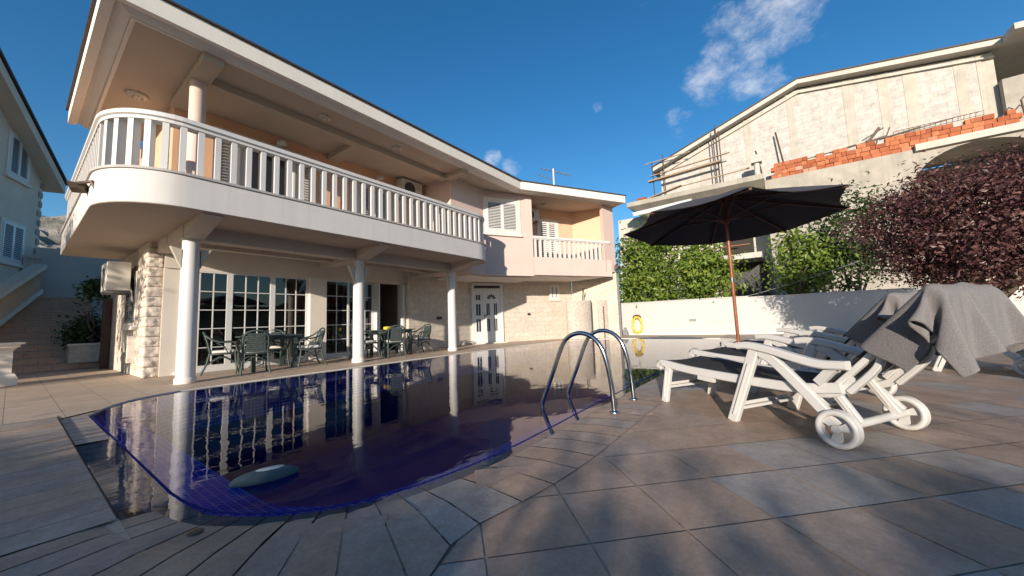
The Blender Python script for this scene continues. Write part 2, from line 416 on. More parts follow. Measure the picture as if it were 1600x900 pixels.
# coping ring: wedge tiles that dip under the water film
def resample(pts, step):
    out = [Vector(pts[0])]; acc = 0
    for i in range(len(pts) - 1):
        a, b = Vector(pts[i]), Vector(pts[i + 1]); L = (b - a).length; pos = step - acc
        while pos <= L: out.append(a.lerp(b, pos / L)); pos += step
        acc = (acc + L) % step
    return out
curve = bez([(.56, 2.78), (.575, 2.55), (.62, 2.31), (.70, 2.15), (.79, 2.02), (.975, 1.84), (1.12, 1.75), (1.31, 1.68), (1.54, 1.63), (1.83, 1.59), (2.2, 1.57), (2.7, 1.57), (3.3, 1.58), (4, 1.58), (5.3, 1.57), (6.6, 1.54), (8.1, 1.48), (11.3, 1.32), (14.3, 1.22)], 8)
curve = [(p[0], p[1]) for p in curve]
rp = resample(curve, .03)
mb = MB(); mw = MB()
def outer_pt(i):
    p = rp[i]; a = rp[max(i - 4, 0)]; b = rp[min(i + 4, len(rp) - 1)]; d = (b - a).normalized(); q = Vector((d.y, -d.x))
    L = .58 + 1.9 * min(1, max(0, (1.35 - p.x) / .6)) ** 2
    return p, p + q * L
i = 6
while i < len(rp) - 4:
    st = 4 if rp[i].x < 1.25 else 7 if rp[i].x < 4 else 13
    if i + st >= len(rp): break
    gap = 0.0045
    (a, ao), (b, bo) = outer_pt(i), outer_pt(i + st)
    ga = (b - a).normalized() * gap; go = (bo - ao).normalized() * gap
    a, b, ao, bo = a + ga, b - ga, ao + go, bo - go
    L = (ao - a).length; t = rnd.random() ** 1.6
    # dip from the outer edge to the pool
    k = .335 / L
    am, bm = a.lerp(ao, k), b.lerp(bo, k)
    k2 = min(.9, (.50 + .02 * rnd.random()) / L); a2, b2 = a.lerp(ao, k2), b.lerp(bo, k2)
    mb.face([(*a, -.029), (*am, .0015), (*bm, .0015), (*b, -.029)], tint=t)
    mb.face([(*am, .0015), (*a2, .004), (*b2, .004), (*bm, .0015)], tint=t)
    mb.face([(*a2, .004), (*ao, .004), (*bo, .004), (*b2, .004)], tint=t)
    i += st
mb.build('pool_coping', TILE, kind='structure')
# dark bed under the coping joints
mb = MB()
for i in range(0, len(rp) - 7, 6):
    (a, ao), (b, bo) = outer_pt(i), outer_pt(i + 6)
    ka, kb = .335 / (ao - a).length, .335 / (bo - b).length
    mb.face([(*a, -.040), (*a.lerp(ao, ka), -.006), (*b.lerp(bo, kb), -.006), (*b, -.040)])
    mb.face([(*a.lerp(ao, ka), -.004), (*ao, .0012), (*bo, .0012), (*b.lerp(bo, kb), -.004)])
mb.build('coping_bed', GROUT, kind='structure')
# left margin tiles under the water film
mb = MB(); y = 2.62
while y < 6.3:
    dy = .205; t = rnd.random()
    e = 0 if y < 4.5 else .0125
    mb.face([(.352, y + .006, -.027 + e), (.55, y + .006, -.028 + e * .8), (.55, y + dy - .006, -.028 + e * .8), (.352, y + dy - .006, -.027 + e)], tint=t); y += dy
mb.face([(.352, y, -.0145), (.56, y, -.0165), (.66, 6.6, -.0145), (.44, 6.6, -.0125)], tint=.4)
mb.build('overflow_margin', WETT, kind='structure')
mb = MB()
mb.face([(.335, 2.6, -.05), (.552, 2.6, -.05), (.552, 6.4, -.05), (.335, 6.4, -.05)])
mb.face([(.348, 2.6, -.05), (.348, 6.5, -.05), (.348, 6.5, 0), (.348, 2.6, 0)])
mb.build('gutter_bed', GROUT, kind='structure')
# plank tiles left of the gutter
mb = MB(); y = 2.56
mbed = MB(); mbed.face([(-3.0, 2.6, .001), (.345, 2.6, .001), (.345, 6.4, .001), (-3.0, 6.4, .001)])
while y < 6.3:
    dy = .21; x1 = .338
    if y < 2.45: x1 = .338 - max(0, (2.45 - y)) * .0
    x = x1; first = .9 + .35 * rnd.random()
    if y > 2.55:
        while x > -2.9:
            L = first; first = 1.2; t = rnd.random()
            mb.face([(x - L + .002, y + .0025, .006), (x - .002, y + .0025, .006), (x - .002, y + dy - .0025, .006), (x - L + .002, y + dy - .0025, .006)], tint=t); x -= L
    y += dy
mb.build('deck_planks', PLANKT, kind='structure')
mbed.build('plank_bed', GROUT, kind='structure')

# 40 cm tiles laid diagonally in front of the pool
def in_poly(x, y, poly):
    c = False; j = len(poly) - 1
    for i in range(len(poly)):
        if (poly[i][1] > y) != (poly[j][1] > y) and x < (poly[j][0] - poly[i][0]) * (y - poly[i][1]) / (poly[j][1] - poly[i][1]) + poly[i][0]: c = not c
        j = i
    return c
mb = MB(); S = .5735
keep = [Vector(p) for p in rp[::3]]
for i in range(-20, 42):
    for j in range(-20, 42):
        u0, v0 = 2.0 + S * i, 1.275 + S * j                    # x+y, x-y
        cx, cy = (u0 + v0 + S) / 2, (u0 - v0) / 2
        if not (-1.5 < cx < 17.6 and -9 < cy < 1.6): continue
        if in_poly(cx, cy, pool): continue
        dmin = min((Vector((cx, cy)) - k).length for k in keep) if cy > .3 and cx > .2 else 9
        if dmin < .36: continue
        g = .0035 * 1.42; q = []
        for du, dv in ((g, g), (S - g, g), (S - g, S - g), (g, S - g)):
            u, v = u0 + du, v0 + dv; q.append(((u + v) / 2, (u - v) / 2, 0.0))
        t = rnd.random(); t = 0.9 + .1 * rnd.random() if t > .76 else t * .5
        mb.face(q[::-1], tint=t)
mb.build('deck_tiles', TILE, kind='structure')

# ------------------------------------------------------------------ the house
H = thing('villa', 'two storey cream and pink villa with a long curved white balcony on round columns', 'house', (1.5, 10, 0), world=True)
D = Vector((math.cos(R(-29.5)), math.sin(R(-29.5)))); Nn = Vector((-D.y, D.x))      # wing direction, and into the house
P0 = Vector((10.70, 9.85))
def wp_(t, k):                                    # point t metres along the wing, k metres in front of the door wall
    q = P0 + D * t - Nn * k; return (q.x, q.y)
# ground floor
mb = MB(); mb.wall(1.56, 16.2, 1.56, 10.12, 0, 2.73, .25); mb.build('stone_side_wall', STONE, H)
# rock-faced quoins at the corner
mb = MB(); z = 0.0; k = 0
def rockblock(mb, c, sz, seed):
    nx, ny, nz = 7, 7, 5
    bm = bmesh.new(); bmesh.ops.create_cube(bm, size=1); bmesh.ops.subdivide_edges(bm, edges=bm.edges[:], cuts=6, use_grid_fill=True)
    for v in bm.verts:
        m = max(abs(v.co.x), abs(v.co.y)); edge = min(.5 - abs(v.co.z), .5)
        p = Vector((v.co.x * sz[0], v.co.y * sz[1], v.co.z * sz[2])) + Vector(c)
        bul = min(1, (.5 - abs(v.co.z)) * 12)
        o = .016 * bul + bul * .030 * noise.noise(p * 14 + Vector((seed, 0, 0))) + .014 * noise.noise(p * 38)
        d = Vector((v.co.x, v.co.y, 0)); 
        if d.length: d.normalize()
        v.co = p + d * o
    bm.verts.ensure_lookup_table()
    mb.mesh([v.co.copy() for v in bm.verts], [[v.index for v in f.verts] for f in bm.faces], True); bm.free()
while z < 2.45:
    h = .2; rockblock(mb, (1.66, 10.27 if k % 2 else 10.36, z + h / 2), (.22, .34 if k % 2 else .52, h - .006), k * 3.1); z += h; k += 1
mb.box((1.68, 10.4, 2.60), (.2, .5, .25))
mb.build('stone_quoins', ROCK, H)
mb = MB(); mb.wall(1.78, 10.06, 2.06, 10.06, 0, 2.5, .4); mb.build('window_jamb', JAMB, H)
mb = MB(); mb.wall(1.78, 10.03, 7.75, 10.03, 2.20, 2.73, .25); mb.build('lintel', JAMB, H)
mb = MB(); mb.wall(4.60, 9.90, 5.03, 9.90, 0, 2.20, .35); mb.build('pilaster', JAMB, H)
mb = MB(); mb.wall(7.72, 9.85, 10.70, 9.85, 0, 2.73, .4); mb.build('stone_wall', STONE, H)
mb = MB(); mb.wall(*wp_(0, 0), *wp_(4.85, 0), 0, 2.75, .3); mb.build('stone_wall', STONE, H)
mb = MB(); mb.wall(14.9, 7.44, 15.02, 5.40, 0, 2.75, .35); mb.build('stone_wall', STONE, H)
mb = MB(); mb.wall(7.62, 10.0, 7.74, 10.0, 0, 2.2, .2); mb.build('door_jamb', JAMB, H)
# window units
def window_unit(x0, x1, y, z0, z1, cols, rows, name='window', parent=H, fw=.055):
    mb = MB(); w = .06
    for x in (x0 + fw / 2, x1 - fw / 2): mb.box((x, y, (z0 + z1) / 2), (fw, w, z1 - z0))
    for z in (z0 + fw * .75, z1 - fw / 2): mb.box(((x0 + x1) / 2, y, z), (x1 - x0 - 2 * fw, w, fw * (1.5 if z < 1 else 1)))
    f = mb.build(name, PVC, parent)
    mb = MB(); g = .020
    for c in range(1, cols):
        x = x0 + fw + (x1 - x0 - 2 * fw) * c / cols; mb.box((x, y - .012, (z0 + z1) / 2), (g, .02, z1 - z0 - 2.2 * fw))
    for r in range(1, rows):
        z = z0 + fw + (z1 - z0 - 2 * fw) * r / rows; mb.box(((x0 + x1) / 2, y - .0135, z), (x1 - x0 - 2 * fw, .018, g))
    mb.build('glazing_bar', PVC, f)
    mb = MB(); mb.face([(x0 + fw, y, z0 + fw), (x1 - fw, y, z0 + fw), (x1 - fw, y, z1 - fw), (x0 + fw, y, z1 - fw)]); mb.build('pane', GLASS, f)
    return f
window_unit(2.06, 2.89, 10.05, .06, 2.20, 3, 5)
window_unit(2.89, 3.76, 10.05, .06, 2.20, 3, 5)
window_unit(3.76, 4.60, 10.05, .06, 2.20, 3, 5)
window_unit(5.03, 5.78, 10.10, .06, 2.20, 2, 5, 'sliding_door')
window_unit(5.62, 6.10, 10.17, .06, 2.20, 1, 5, 'sliding_door')
window_unit(5.84, 6.66, 10.24, .06, 2.20, 3, 5, 'sliding_door')
mb = MB(); mb.box((3.3, 10.06, .03), (2.6, .14, .06)); mb.box((6.35, 10.12, .03), (2.6, .24, .06)); mb.build('door_sill', PVC, H)
mb = MB(); mb.box((6.69, 10.1, 1.13), (.05, .3, 2.14)); mb.box((7.6, 10.1, 1.13), (.05, .3, 2.14)); mb.build('sliding_door_frame', PVC, H)
# the room behind
mb = MB()
V = [(1.95, 10.32, .02), (7.72, 10.32, .02), (7.72, 14.2, .02), (1.95, 14.2, .02), (1.95, 10.32, 2.5), (7.72, 10.32, 2.5), (7.72, 14.2, 2.5), (1.95, 14.2, 2.5)]
mb.mesh(V, [(0, 1, 2, 3), (7, 6, 5, 4), (3, 2, 6, 7), (0, 3, 7, 4), (1, 5, 6, 2)]); mb.build('living_room', INTER, H)
mb = MB()
for x in (8.05, 8.45): mb.box((x - .9, 14.1, 1.75), (.34, .1, .16)); mb.box((x - .9, 14.1, 1.5), (.34, .1, .16))
mb.build('wall_shelf', PVC, H)
mb = MB(); mb.box((3.4, 12.4, .4), (1.9, .8, .76)); mb.box((6.9, 12.6, .45), (.9, .6, .9)); mb.build('sideboard', INTER, H)

# entrance door in the wing
def wbox(mb, t0, t1, z0, z1, k0, k1):
    a, b, c, d = wp_(t0, k0), wp_(t1, k0), wp_(t1, k1), wp_(t0, k1); mb.prism([a, b, c, d], z0, z1)
fr = MB()
wbox(fr, .06, .16, .02, 2.42, 0, .07); wbox(fr, 1.30, 1.40, .02, 2.42, 0, .07); wbox(fr, .16, 1.30, 2.33, 2.42, 0, .07)
door = fr.build('entrance_door', PVC, H)
mb = MB(); wbox(mb, .16, 1.30, .02, 2.22, .002, .035); wbox(mb, .16, .50, .05, 2.20, .035, .05); wbox(mb, .53, 1.27, .05, 2.20, .035, .055); mb.build('door_leaf', PVC, door)
mb = MB(); wbox(mb, .17, 1.29, 2.225, 2.325, .002, .05); mb.build('shutter_box', SHUTB, door)
def pane(t0, t1, z0, z1, k):
    mb = MB(); wbox(mb, t0, t1, z0, z1, k - .003, k + .004); mb.build('door_pane', BLACK, door)
for z0, z1 in ((.48, .98), (1.12, 1.58), (1.74, 1.95)): pane(.24, .32, z0, z1, .05); pane(.345, .425, z0, z1, .05)
for t in (.68, 1.00):
    for z0, z1 in ((.48, .98), (1.12, 1.60)): pane(t, t + .055, z0, z1, .055); pane(t + .075, t + .13, z0, z1, .055)
mb = MB()
for a0 in range(5):
    pts = []
    for a in (a0 * 36 + 3, a0 * 36 + 12, a0 * 36 + 24, a0 * 36 + 33): pts.append((.90 + .19 * math.cos(R(a)), 1.78 + .19 * math.sin(R(a))))
    for a in (a0 * 36 + 33, a0 * 36 + 3): pts.append((.90 + .06 * math.cos(R(a)), 1.78 + .06 * math.sin(R(a))))
    q = [(*wp_(t, .058), z) for t, z in pts]; mb.face(q)
mb.build('fanlight', BLACK, door)
mb = MB(); wbox(mb, .58, .68, 1.10, 1.125, .055, .10); wbox(mb, .57, .60, 1.0, 1.16, .055, .07); mb.build('handle', CHROME, door)
mb = MB(); wbox(mb, 0.0, 1.46, -.002, .03, 0, .25); mb.build('doorstep', JAMB, H)
def louvre_shutter(mbf, mbs, P, d, z0, z1, w, nrm, n=14):
    """frame into mbf, slats into mbs: P start (x,y), d direction, nrm outward"""
    P = Vector(P); d = Vector(d); nrm = Vector(nrm); f = .05
    def b(m, a0, a1, q0, q1, o0, o1):
        pts = [P + d * a0 + nrm * o0, P + d * a1 + nrm * o0, P + d * a1 + nrm * o1, P + d * a0 + nrm * o1]; m.prism([(p.x, p.y) for p in pts], q0, q1)
    b(mbf, 0, f, z0, z1, 0, .035); b(mbf, w - f, w, z0, z1, 0, .035); b(mbf, f, w - f, z0, z0 + f, 0, .035); b(mbf, f, w - f, z1 - f, z1, 0, .035)
    for i in range(n):
        z = z0 + f + (z1 - z0 - 2 * f) * (i + .15) / n; h = (z1 - z0 - 2 * f) / n * .62
        a, c = P + d * f + nrm * .03, P + d * (w - f) + nrm * .03
        e, g = P + d * (w - f) + nrm * .006, P + d * f + nrm * .006
        mbs.face([(a.x, a.y, z), (c.x, c.y, z), (e.x, e.y, z + h), (g.x, g.y, z + h)])
def dark_back(P, d, z0, z1, w, nrm, par, name='dark_recess_sheet'):  # flat black sheet standing in for the shade inside an opening
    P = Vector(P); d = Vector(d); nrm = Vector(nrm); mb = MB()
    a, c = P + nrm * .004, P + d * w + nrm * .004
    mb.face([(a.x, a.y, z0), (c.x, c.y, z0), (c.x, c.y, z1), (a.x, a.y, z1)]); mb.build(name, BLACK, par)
def shuttered_window(P, d, z0, z1, w, nrm, trim=.14, mat=PVC, par=None, name='window', n=16):
    P = Vector(P); d = Vector(d); nrm = Vector(nrm); mb = MB()
    def b(m, a0, a1, q0, q1, o0, o1):
        pts = [P + d * a0 + nrm * o0, P + d * a1 + nrm * o0, P + d * a1 + nrm * o1, P + d * a0 + nrm * o1]; m.prism([(p.x, p.y) for p in pts], q0, q1)
    b(mb, -trim, 0, z0 - trim, z1 + trim, 0, .03); b(mb, w, w + trim, z0 - trim, z1 + trim, 0, .03); b(mb, 0, w, z1, z1 + trim, 0, .03); b(mb, 0, w, z0 - trim, z0, 0, .03)
    b(mb, -trim - .03, w + trim + .03, z0 - trim - .06, z0 - trim + .01, 0, .08)
    f = mb.build(name, JAMB, par or H)
    dark_back(P, d, z0, z1, w, nrm, f)
    for s in (0, 1):
        mf, ms = MB(), MB(); louvre_shutter(mf, ms, P + d * (s * w / 2) + nrm * .008, d, z0, z1, w / 2 - .004, nrm, n)
        sh = mf.build('shutter', mat, f); 
        # slats: thin overlapping blades in front of a black sheet that paints the shaded gap
        ms.build('louvre', mat, sh)
    return f
# small window beside the shower, light switch boxes
shuttered_window(wp_(3.72, 0), D, 1.78, 2.34, .40, -Nn, .04, PVC, None, 'small_window', 10)
mb = MB(); wbox(mb, 2.55, 2.67, 1.08, 1.17, 0, .04); mb.build('outdoor_socket', BLACK, H)
mb = MB(); mb.box((9.05, 9.83, 1.06), (.22, .05, .10)); mb.build('outdoor_socket', BLACK, H)
# side window of the ground floor
shuttered_window((1.56, 12.15), (0, -1), 1.12, 2.12, 1.05, (-1, 0), .10, GREYP, None, 'side_window', 18)
mb = MB(); mb.box((1.50, 11.0, .55), (.12, .10, .55)); mb.build('meter_box', JAMB, H)

# balcony slab
slab = [(.57, 13.1)] + arc(1.47, 7.92, .90, 180, 270, 14) + arc(8.05, 7.92, .90, 270, 360, 14) + [(8.95, 8.3), (8.95, 10.3), (1.9, 10.3), (1.9, 13.1)]
mb = MB(); mb.prism(slab, 2.73, 3.215, True)
bal = mb.build('balcony', SLABW, H)
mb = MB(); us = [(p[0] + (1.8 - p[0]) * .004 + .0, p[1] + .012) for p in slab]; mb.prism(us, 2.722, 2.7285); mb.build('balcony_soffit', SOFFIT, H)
edge = slab[:31]
mb = MB(); mb.sweep(edge[:31], [(-.30, 3.216), (.025, 3.216), (.025, 3.252), (-.30, 3.252)]); mb.build('ledge', GREYP and plain('grey_stone_ledge', (.42, .39, .36), .7, .15, 5), bal)
mb = MB(); mb.sweep(edge[:31], [(-.22, 4.035), (-.22, 4.10), (-.18, 4.125), (-.03, 4.125), (.0, 4.10), (.0, 4.045), (-.03, 4.03), (-.03, 3.985), (-.19, 3.985), (-.19, 4.03)]); mb.build('handrail', COLW, bal)
# balusters along the balcony edge
ep = [Vector(p) for p in edge]; 
def along(pts, step, start):
    out = []; pos = start; tot = 0; 
    for a, b in zip(pts, pts[1:]):
        L = (b - a).length
        while pos <= tot + L:
            out.append((a.lerp(b, (pos - tot) / L), (b - a).normalized())); pos += step
        tot += L
    return out
for p, d in along(ep, .2135, .11):
    q = Vector((d.y, -d.x)); c = p - q * .11
    mb = MB(); mb.box((c.x, c.y, 3.618), (.075, .13, .735), None, None, math.atan2(d.y, d.x)); mb.build('baluster', COLW, bal)
# inner floor of the balcony is the slab top; beams underneath
mb = MB()
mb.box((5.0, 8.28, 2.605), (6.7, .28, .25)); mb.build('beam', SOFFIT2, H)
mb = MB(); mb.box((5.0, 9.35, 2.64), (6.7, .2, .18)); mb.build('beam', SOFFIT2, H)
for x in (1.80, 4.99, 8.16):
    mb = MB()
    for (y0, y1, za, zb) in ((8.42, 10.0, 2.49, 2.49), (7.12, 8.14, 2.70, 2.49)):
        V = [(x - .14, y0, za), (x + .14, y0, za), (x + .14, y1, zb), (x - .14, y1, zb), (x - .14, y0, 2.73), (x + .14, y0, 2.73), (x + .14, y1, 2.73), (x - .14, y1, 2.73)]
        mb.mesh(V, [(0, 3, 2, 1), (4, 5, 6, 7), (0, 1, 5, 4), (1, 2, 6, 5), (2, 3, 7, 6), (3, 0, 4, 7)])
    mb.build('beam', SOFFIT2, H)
    mb = MB(); mb.lathe([(.132, .10), (.132, .3), (.128, 1.5), (.122, 2.485)], (x, 8.28, 0), 28); col = mb.build('column', COLW, H)
    mb = MB(); mb.lathe([(.15, 0), (.15, .085), (.134, .10)], (x, 8.28, 0), 28); mb.build('plinth', JAMB, col)
    for s in (-1, 1):
        mb = MB(); c = (x + s * .13, 8.28)
        mb.mesh([(c[0], c[1] - .035, 1.98), (c[0], c[1] + .035, 1.98), (c[0] + s * .15, c[1] + .05, 2.34), (c[0] + s * .15, c[1] - .05, 2.34), (c[0], c[1] - .05, 2.30), (c[0], c[1] + .05, 2.30)],
                [(0, 1, 2, 3), (0, 3, 4), (1, 5, 2), (3, 2, 5, 4)]); mb.build('wall_lamp', LAMPG, col)
# upper storey
mb = MB(); mb.wall(1.724, 9.58, 8.10, 9.58, 3.22, 5.6, .3); mb.build('upper_wall', plain('shade_tinted_render', (.72, .42, .25), .85, .05, 1.3, .35, 120), H)  # peach render with the orange tone of its shade put into the colour
mb = MB(); mb.wall(1.72, 13.0, 1.72, 9.584, 3.225, 5.597, .3); mb.build('upper_wall', PEACH, H)
A0 = Vector((9.72, 8.16))
mb = MB(); mb.prism([(8.08, 8.16), (9.72, 8.16), (9.9, 9.5), (8.08, 9.7)], 2.50, 5.6); mb.build('upper_wall', PINK, H)
def up_(t, k=0.0):                                # upper wing: along its front, k metres behind it
    q = A0 + D * t + Nn * k; return (q.x, q.y)
mb = MB(); mb.prism([up_(0), up_(1.93), up_(1.93, 1.36), up_(-.3, 1.4)], 2.50, 5.6); mb.build('upper_wall', PINK, H)
mb = MB(); mb.prism([up_(1.935, 1.36), up_(5.2, 1.36), up_(5.2, 1.6), up_(1.935, 1.6)], 3.05, 5.6); mb.build('upper_wall', PEACH, H)
mb = MB(); mb.prism([(14.42, 7.15), (14.98, 5.40), (15.30, 5.5), (14.74, 7.25)], 2.75, 5.6); mb.build('upper_wall', PEACH, H)
mb = MB(); mb.prism([(14.30, 5.56), (15.02, 5.385), (15.10, 5.52), (14.4, 5.72)], 2.76, 5.598); 
mb.build('corner_pier', PINK, H)
# wing balcony
mb = MB(); mb.prism([up_(1.93, .02), up_(5.62, .02), up_(5.62, .14), up_(1.93, .14)], 2.55, 3.235)
mb.prism([up_(1.935, .145), up_(5.4, .145), up_(5.1, 1.36), up_(1.935, 1.36)], 2.57, 3.04); wb = mb.build('wing_balcony', PINK, H)
mb = MB(); mb.prism([up_(1.935, .0), up_(5.58, .0), up_(5.58, .17), up_(1.935, .17)], 3.95, 4.04); mb.prism([up_(1.94, .03), up_(5.58, .03), up_(5.58, .14), up_(1.94, .14)], 3.91, 3.945); mb.build('handrail', COLW, wb)
for i in range(16):
    c = up_(2.06 + i * .217, .085); mb = MB(); mb.box((*c, 3.572), (.075, .10, .67), None, None, R(-29.5)); mb.build('baluster', COLW, wb)
# overhang over the entrance
mb = MB(); mb.prism([(8.96, 8.32), up_(0, .18), up_(1.9, .18), wp_(2.2, -.1), wp_(0, -.1), (8.96, 9.9)], 2.46, 2.498); mb.prism([up_(1.93, .15), up_(5.3, .15), (14.9, 7.6), wp_(2.2, -.1)], 2.532, 2.566); mb.build('overhang_soffit', WHITE, H)
# upper windows
shuttered_window(up_(.10), D, 4.13, 5.20, 1.20, -Nn, .13, PVC, None, 'window', 17)
shuttered_window(up_(3.0, 1.358), D, 3.3, 5.02, .80, -Nn, .12, PVC, None, 'balcony_door', 18)
mb = MB(); mb.box((3.36, 9.56, 4.22), (1.75, .05, 2.1)); f = mb.build('french_window', JAMB, H)
dark_back((2.93, 9.53), (1, 0), 3.25, 5.15, .85, (0, -1), f, 'dark_opening_fill')  # black sheet painted for the unlit balcony doorway
for x0, w in ((2.42, .42), (3.95, .45)):
    mf, ms = MB(), MB(); louvre_shutter(mf, ms, (x0, 9.525), (1, 0), 3.26, 5.15, w, (0, -1), 26); sh = mf.build('shutter', GREYP if x0 < 3 else PVC, f); ms.build('louvre', GREYP if x0 < 3 else PVC, sh)
mb = MB(); mb.box((3.36, 9.53, 5.24), (2.0, .1, .10)); mb.build('window_head', JAMB, f)
shuttered_window((5.72, 9.58), (1, 0), 3.3, 5.0, 1.05, (0, -1), .10, PVC, None, 'balcony_door', 26)
# upper column and beams
mb = MB(); mb.lathe([(.122, 3.216), (.122, 5.43)], (1.80, 8.28, 0), 28); mb.build('upper_column', PINK, H)
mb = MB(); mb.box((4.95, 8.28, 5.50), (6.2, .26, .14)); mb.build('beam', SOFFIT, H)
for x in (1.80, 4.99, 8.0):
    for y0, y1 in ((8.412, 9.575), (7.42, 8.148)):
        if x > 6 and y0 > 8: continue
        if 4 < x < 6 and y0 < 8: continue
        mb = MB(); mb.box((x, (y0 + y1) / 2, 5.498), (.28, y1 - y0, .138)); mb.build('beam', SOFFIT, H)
mb = MB(); mb.box((1.80, 8.28, 5.499), (.279, .259, .136)); mb.build('beam_head', SOFFIT, H)
# roof: fascia, stepped moulding, soffit, low hipped top
e0, e1, e2, e3, e4 = (.50, 12.4), (.50, 7.10), (10.55, 7.10), (14.75, 4.72), (15.75, 6.5)
path = [e0, e1, e2, e3, e4]
mb = MB(); mb.sweep(path, [(0, 5.585), (0, 5.87), (-.30, 5.87), (-.30, 5.66), (-.14, 5.66), (-.12, 5.60), (-.02, 5.585)]); roof = mb.build('roof', FASCIA, H)
mb = MB(); mb.sweep(path, [(.045, 5.874), (.045, 5.905), (-.35, 5.93), (-.35, 5.874)]); mb.build('roof_edge', DARKROOF, roof)
mb = MB(); mb.sweep(path, [(-.145, 5.655), (-.36, 5.655), (-.36, 5.565), (-.32, 5.562), (-.30, 5.58), (-.26, 5.59), (-.20, 5.62)]); mb.build('cornice', FASCIA, roof)
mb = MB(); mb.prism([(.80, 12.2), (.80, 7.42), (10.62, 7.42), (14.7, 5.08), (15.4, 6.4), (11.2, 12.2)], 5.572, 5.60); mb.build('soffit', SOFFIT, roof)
mb = MB(); rg = [(5.5, 10.2, 6.6), (9.6, 9.6, 6.6)]
V = [(.5, 12.4, 5.91), (.5, 7.1, 5.91), (10.55, 7.1, 5.91), (14.75, 4.72, 5.91), (15.75, 6.5, 5.91), (11.5, 12.4, 5.91)] + rg
mb.mesh(V, [(0, 1, 6), (1, 2, 7, 6), (2, 3, 7), (3, 4, 7), (4, 5, 7), (5, 0, 6, 7)]); mb.build('roof_tiles', DARKROOF, roof)
# back of the house so that it is a closed block
mb = MB(); mb.prism([(1.9, 16.0), (10.9, 16.0), (10.9, 14.3), (1.9, 14.3)], 0, 5.5); mb.build('rear_wall', PEACH, H)

# air conditioners
def ac_unit(loc, rz, label, w=.80, h=.56, d=.30, under=False):
    t = thing('air_conditioner', label, 'air conditioner', loc, rz, 'air conditioning units on the villa walls')
    mb = MB(); mb.box((0, 0, h / 2), (w, d, h)); mb.build('casing', ACW, t)
    mb = MB(); c = (-.10, -d / 2 - .004, h / 2)
    for r in (.05, .09, .13, .17, .21): mb.tube([(c[0] + r * math.cos(a * .3927), c[1], c[2] + r * math.sin(a * .3927)) for a in range(16)], .004, 5, True)
    for a in range(8): mb.bar((c[0] + .03 * math.cos(a * .785), c[1], c[2] + .03 * math.sin(a * .785)), (c[0] + .21 * math.cos(a * .785), c[1], c[2] + .21 * math.sin(a * .785)), .005, .005)
    mb.build('fan_grille', GREYP, t)
    mb = MB(); mb.lathe([(.21, 0), (.21, .002)], (0, 0, 0), 24); V = mb.v; mb.v = [(c[0] + p[0], c[1] + .002 - p[2], c[2] + p[1]) for p in V]; mb.build('fan_opening', BLACK, t)
    for sx in (-.28, .28): mb = MB(); mb.box((sx, .05, -.03), (.04, d + .1, .05)); mb.build('bracket', GREYP, t)
    mb = MB(); mb.tube([(.3, d / 2, .1), (.42, d / 2 + .02, .0), (.42, d / 2 + .05, -.25)], .012, 6); mb.build('pipe', ACW, t)
    return t
a = ac_unit((1.28, 11.55, 1.80), R(-90), 'cream air conditioner under the balcony beside the dark post on the stone side wall', .84, .60, .34)
ac_unit((7.45, 9.40, 4.95), 0, 'air conditioner high on the peach wall behind the long balcony railing')
q = up_(2.46, 1.15); ac_unit((q[0], q[1], 4.95), R(-29.5), 'air conditioner hung in the small right balcony above the shuttered door', .72, .50)

# ceiling lamps
def ceiling_lamp(x, y, z, label, r=.13):
    t = thing('ceiling_lamp', label, 'lamp', (x, y, z), 0, 'round ceiling lamps under the eaves')
    mb = MB(); mb.lathe([(r * .55, -.06), (r * .9, -.045), (r, -.015), (r, 0)], (0, 0, 0), 20); mb.build('lamp_glass', LAMPG, t)
    mb = MB()
    for k in range(8):
        a = k * .785; mb.bar((r * 1.02 * math.cos(a), r * 1.02 * math.sin(a), -.01), (r * .4 * math.cos(a), r * .4 * math.sin(a), -.068), .012, .012)
    mb.build('cage', BRONZE, t)
ceiling_lamp(1.23, 9.86, 5.572, 'large caged ceiling lamp over the rounded left end of the balcony', .17)
ceiling_lamp(3.89, 7.85, 5.572, 'caged ceiling lamp over the balcony, middle one of the three on the long eave')
ceiling_lamp(5.81, 7.85, 5.572, 'caged ceiling lamp over the balcony nearest the balcony air conditioner')
q = up_(2.9, .7); ceiling_lamp(q[0], q[1], 5.572, 'ceiling lamp inside the small right balcony')
def spot(x, y, z, label):
    t = thing('wall_spotlight', label, 'spotlight', (x, y, z), 0, 'white spotlights on the upper wall')
    mb = MB(); mb.box((0, -.02, 0), (.08, .05, .10)); mb.build('base', PVC, t)
    mb = MB(); mb.bar((0, -.04, .02), (.10, -.16, .04), .12, .09); mb.build('lamp_head', PVC, t)
spot(3.62, 9.555, 5.36, 'small white wall spotlight above the dark balcony doorway'); spot(6.35, 9.555, 5.32, 'small white wall spotlight above the white louvred balcony door')
# flood lamp on the balcony corner
t = thing('flood_lamp', 'bronze flood lamp on a bent arm at the rounded balcony corner', 'lamp', (.62, 7.75, 3.0), 0, None)
mb = MB(); mb.tube([(.02, .02, -.20), (-.02, -.0, -.02), (-.05, -.02, .05), (-.16, .3, .08)], .022, 6); mb.build('arm', BRONZE, t)
mb = MB(); mb.mesh([(-.08, .28, .09), (-.02, .48, .07), (-.22, .54, .06), (-.27, .32, .09), (-.10, .31, .0), (-.04, .46, -.01), (-.20, .51, -.02), (-.24, .34, .01)], [(0, 1, 2, 3), (7, 6, 5, 4), (0, 4, 5, 1), (1, 5, 6, 2), (2, 6, 7, 3), (3, 7, 4, 0)]); mb.build('lamp_head', BRONZE, t)
q = (14.72, 5.35); t = thing('flood_lamp', 'dark flood lamp at the right end of the small balcony', 'lamp', (q[0], q[1], 2.95))
mb = MB(); mb.box((0, -.04, 0), (.05, .08, .05)); mb.build('arm', BRONZE, t)
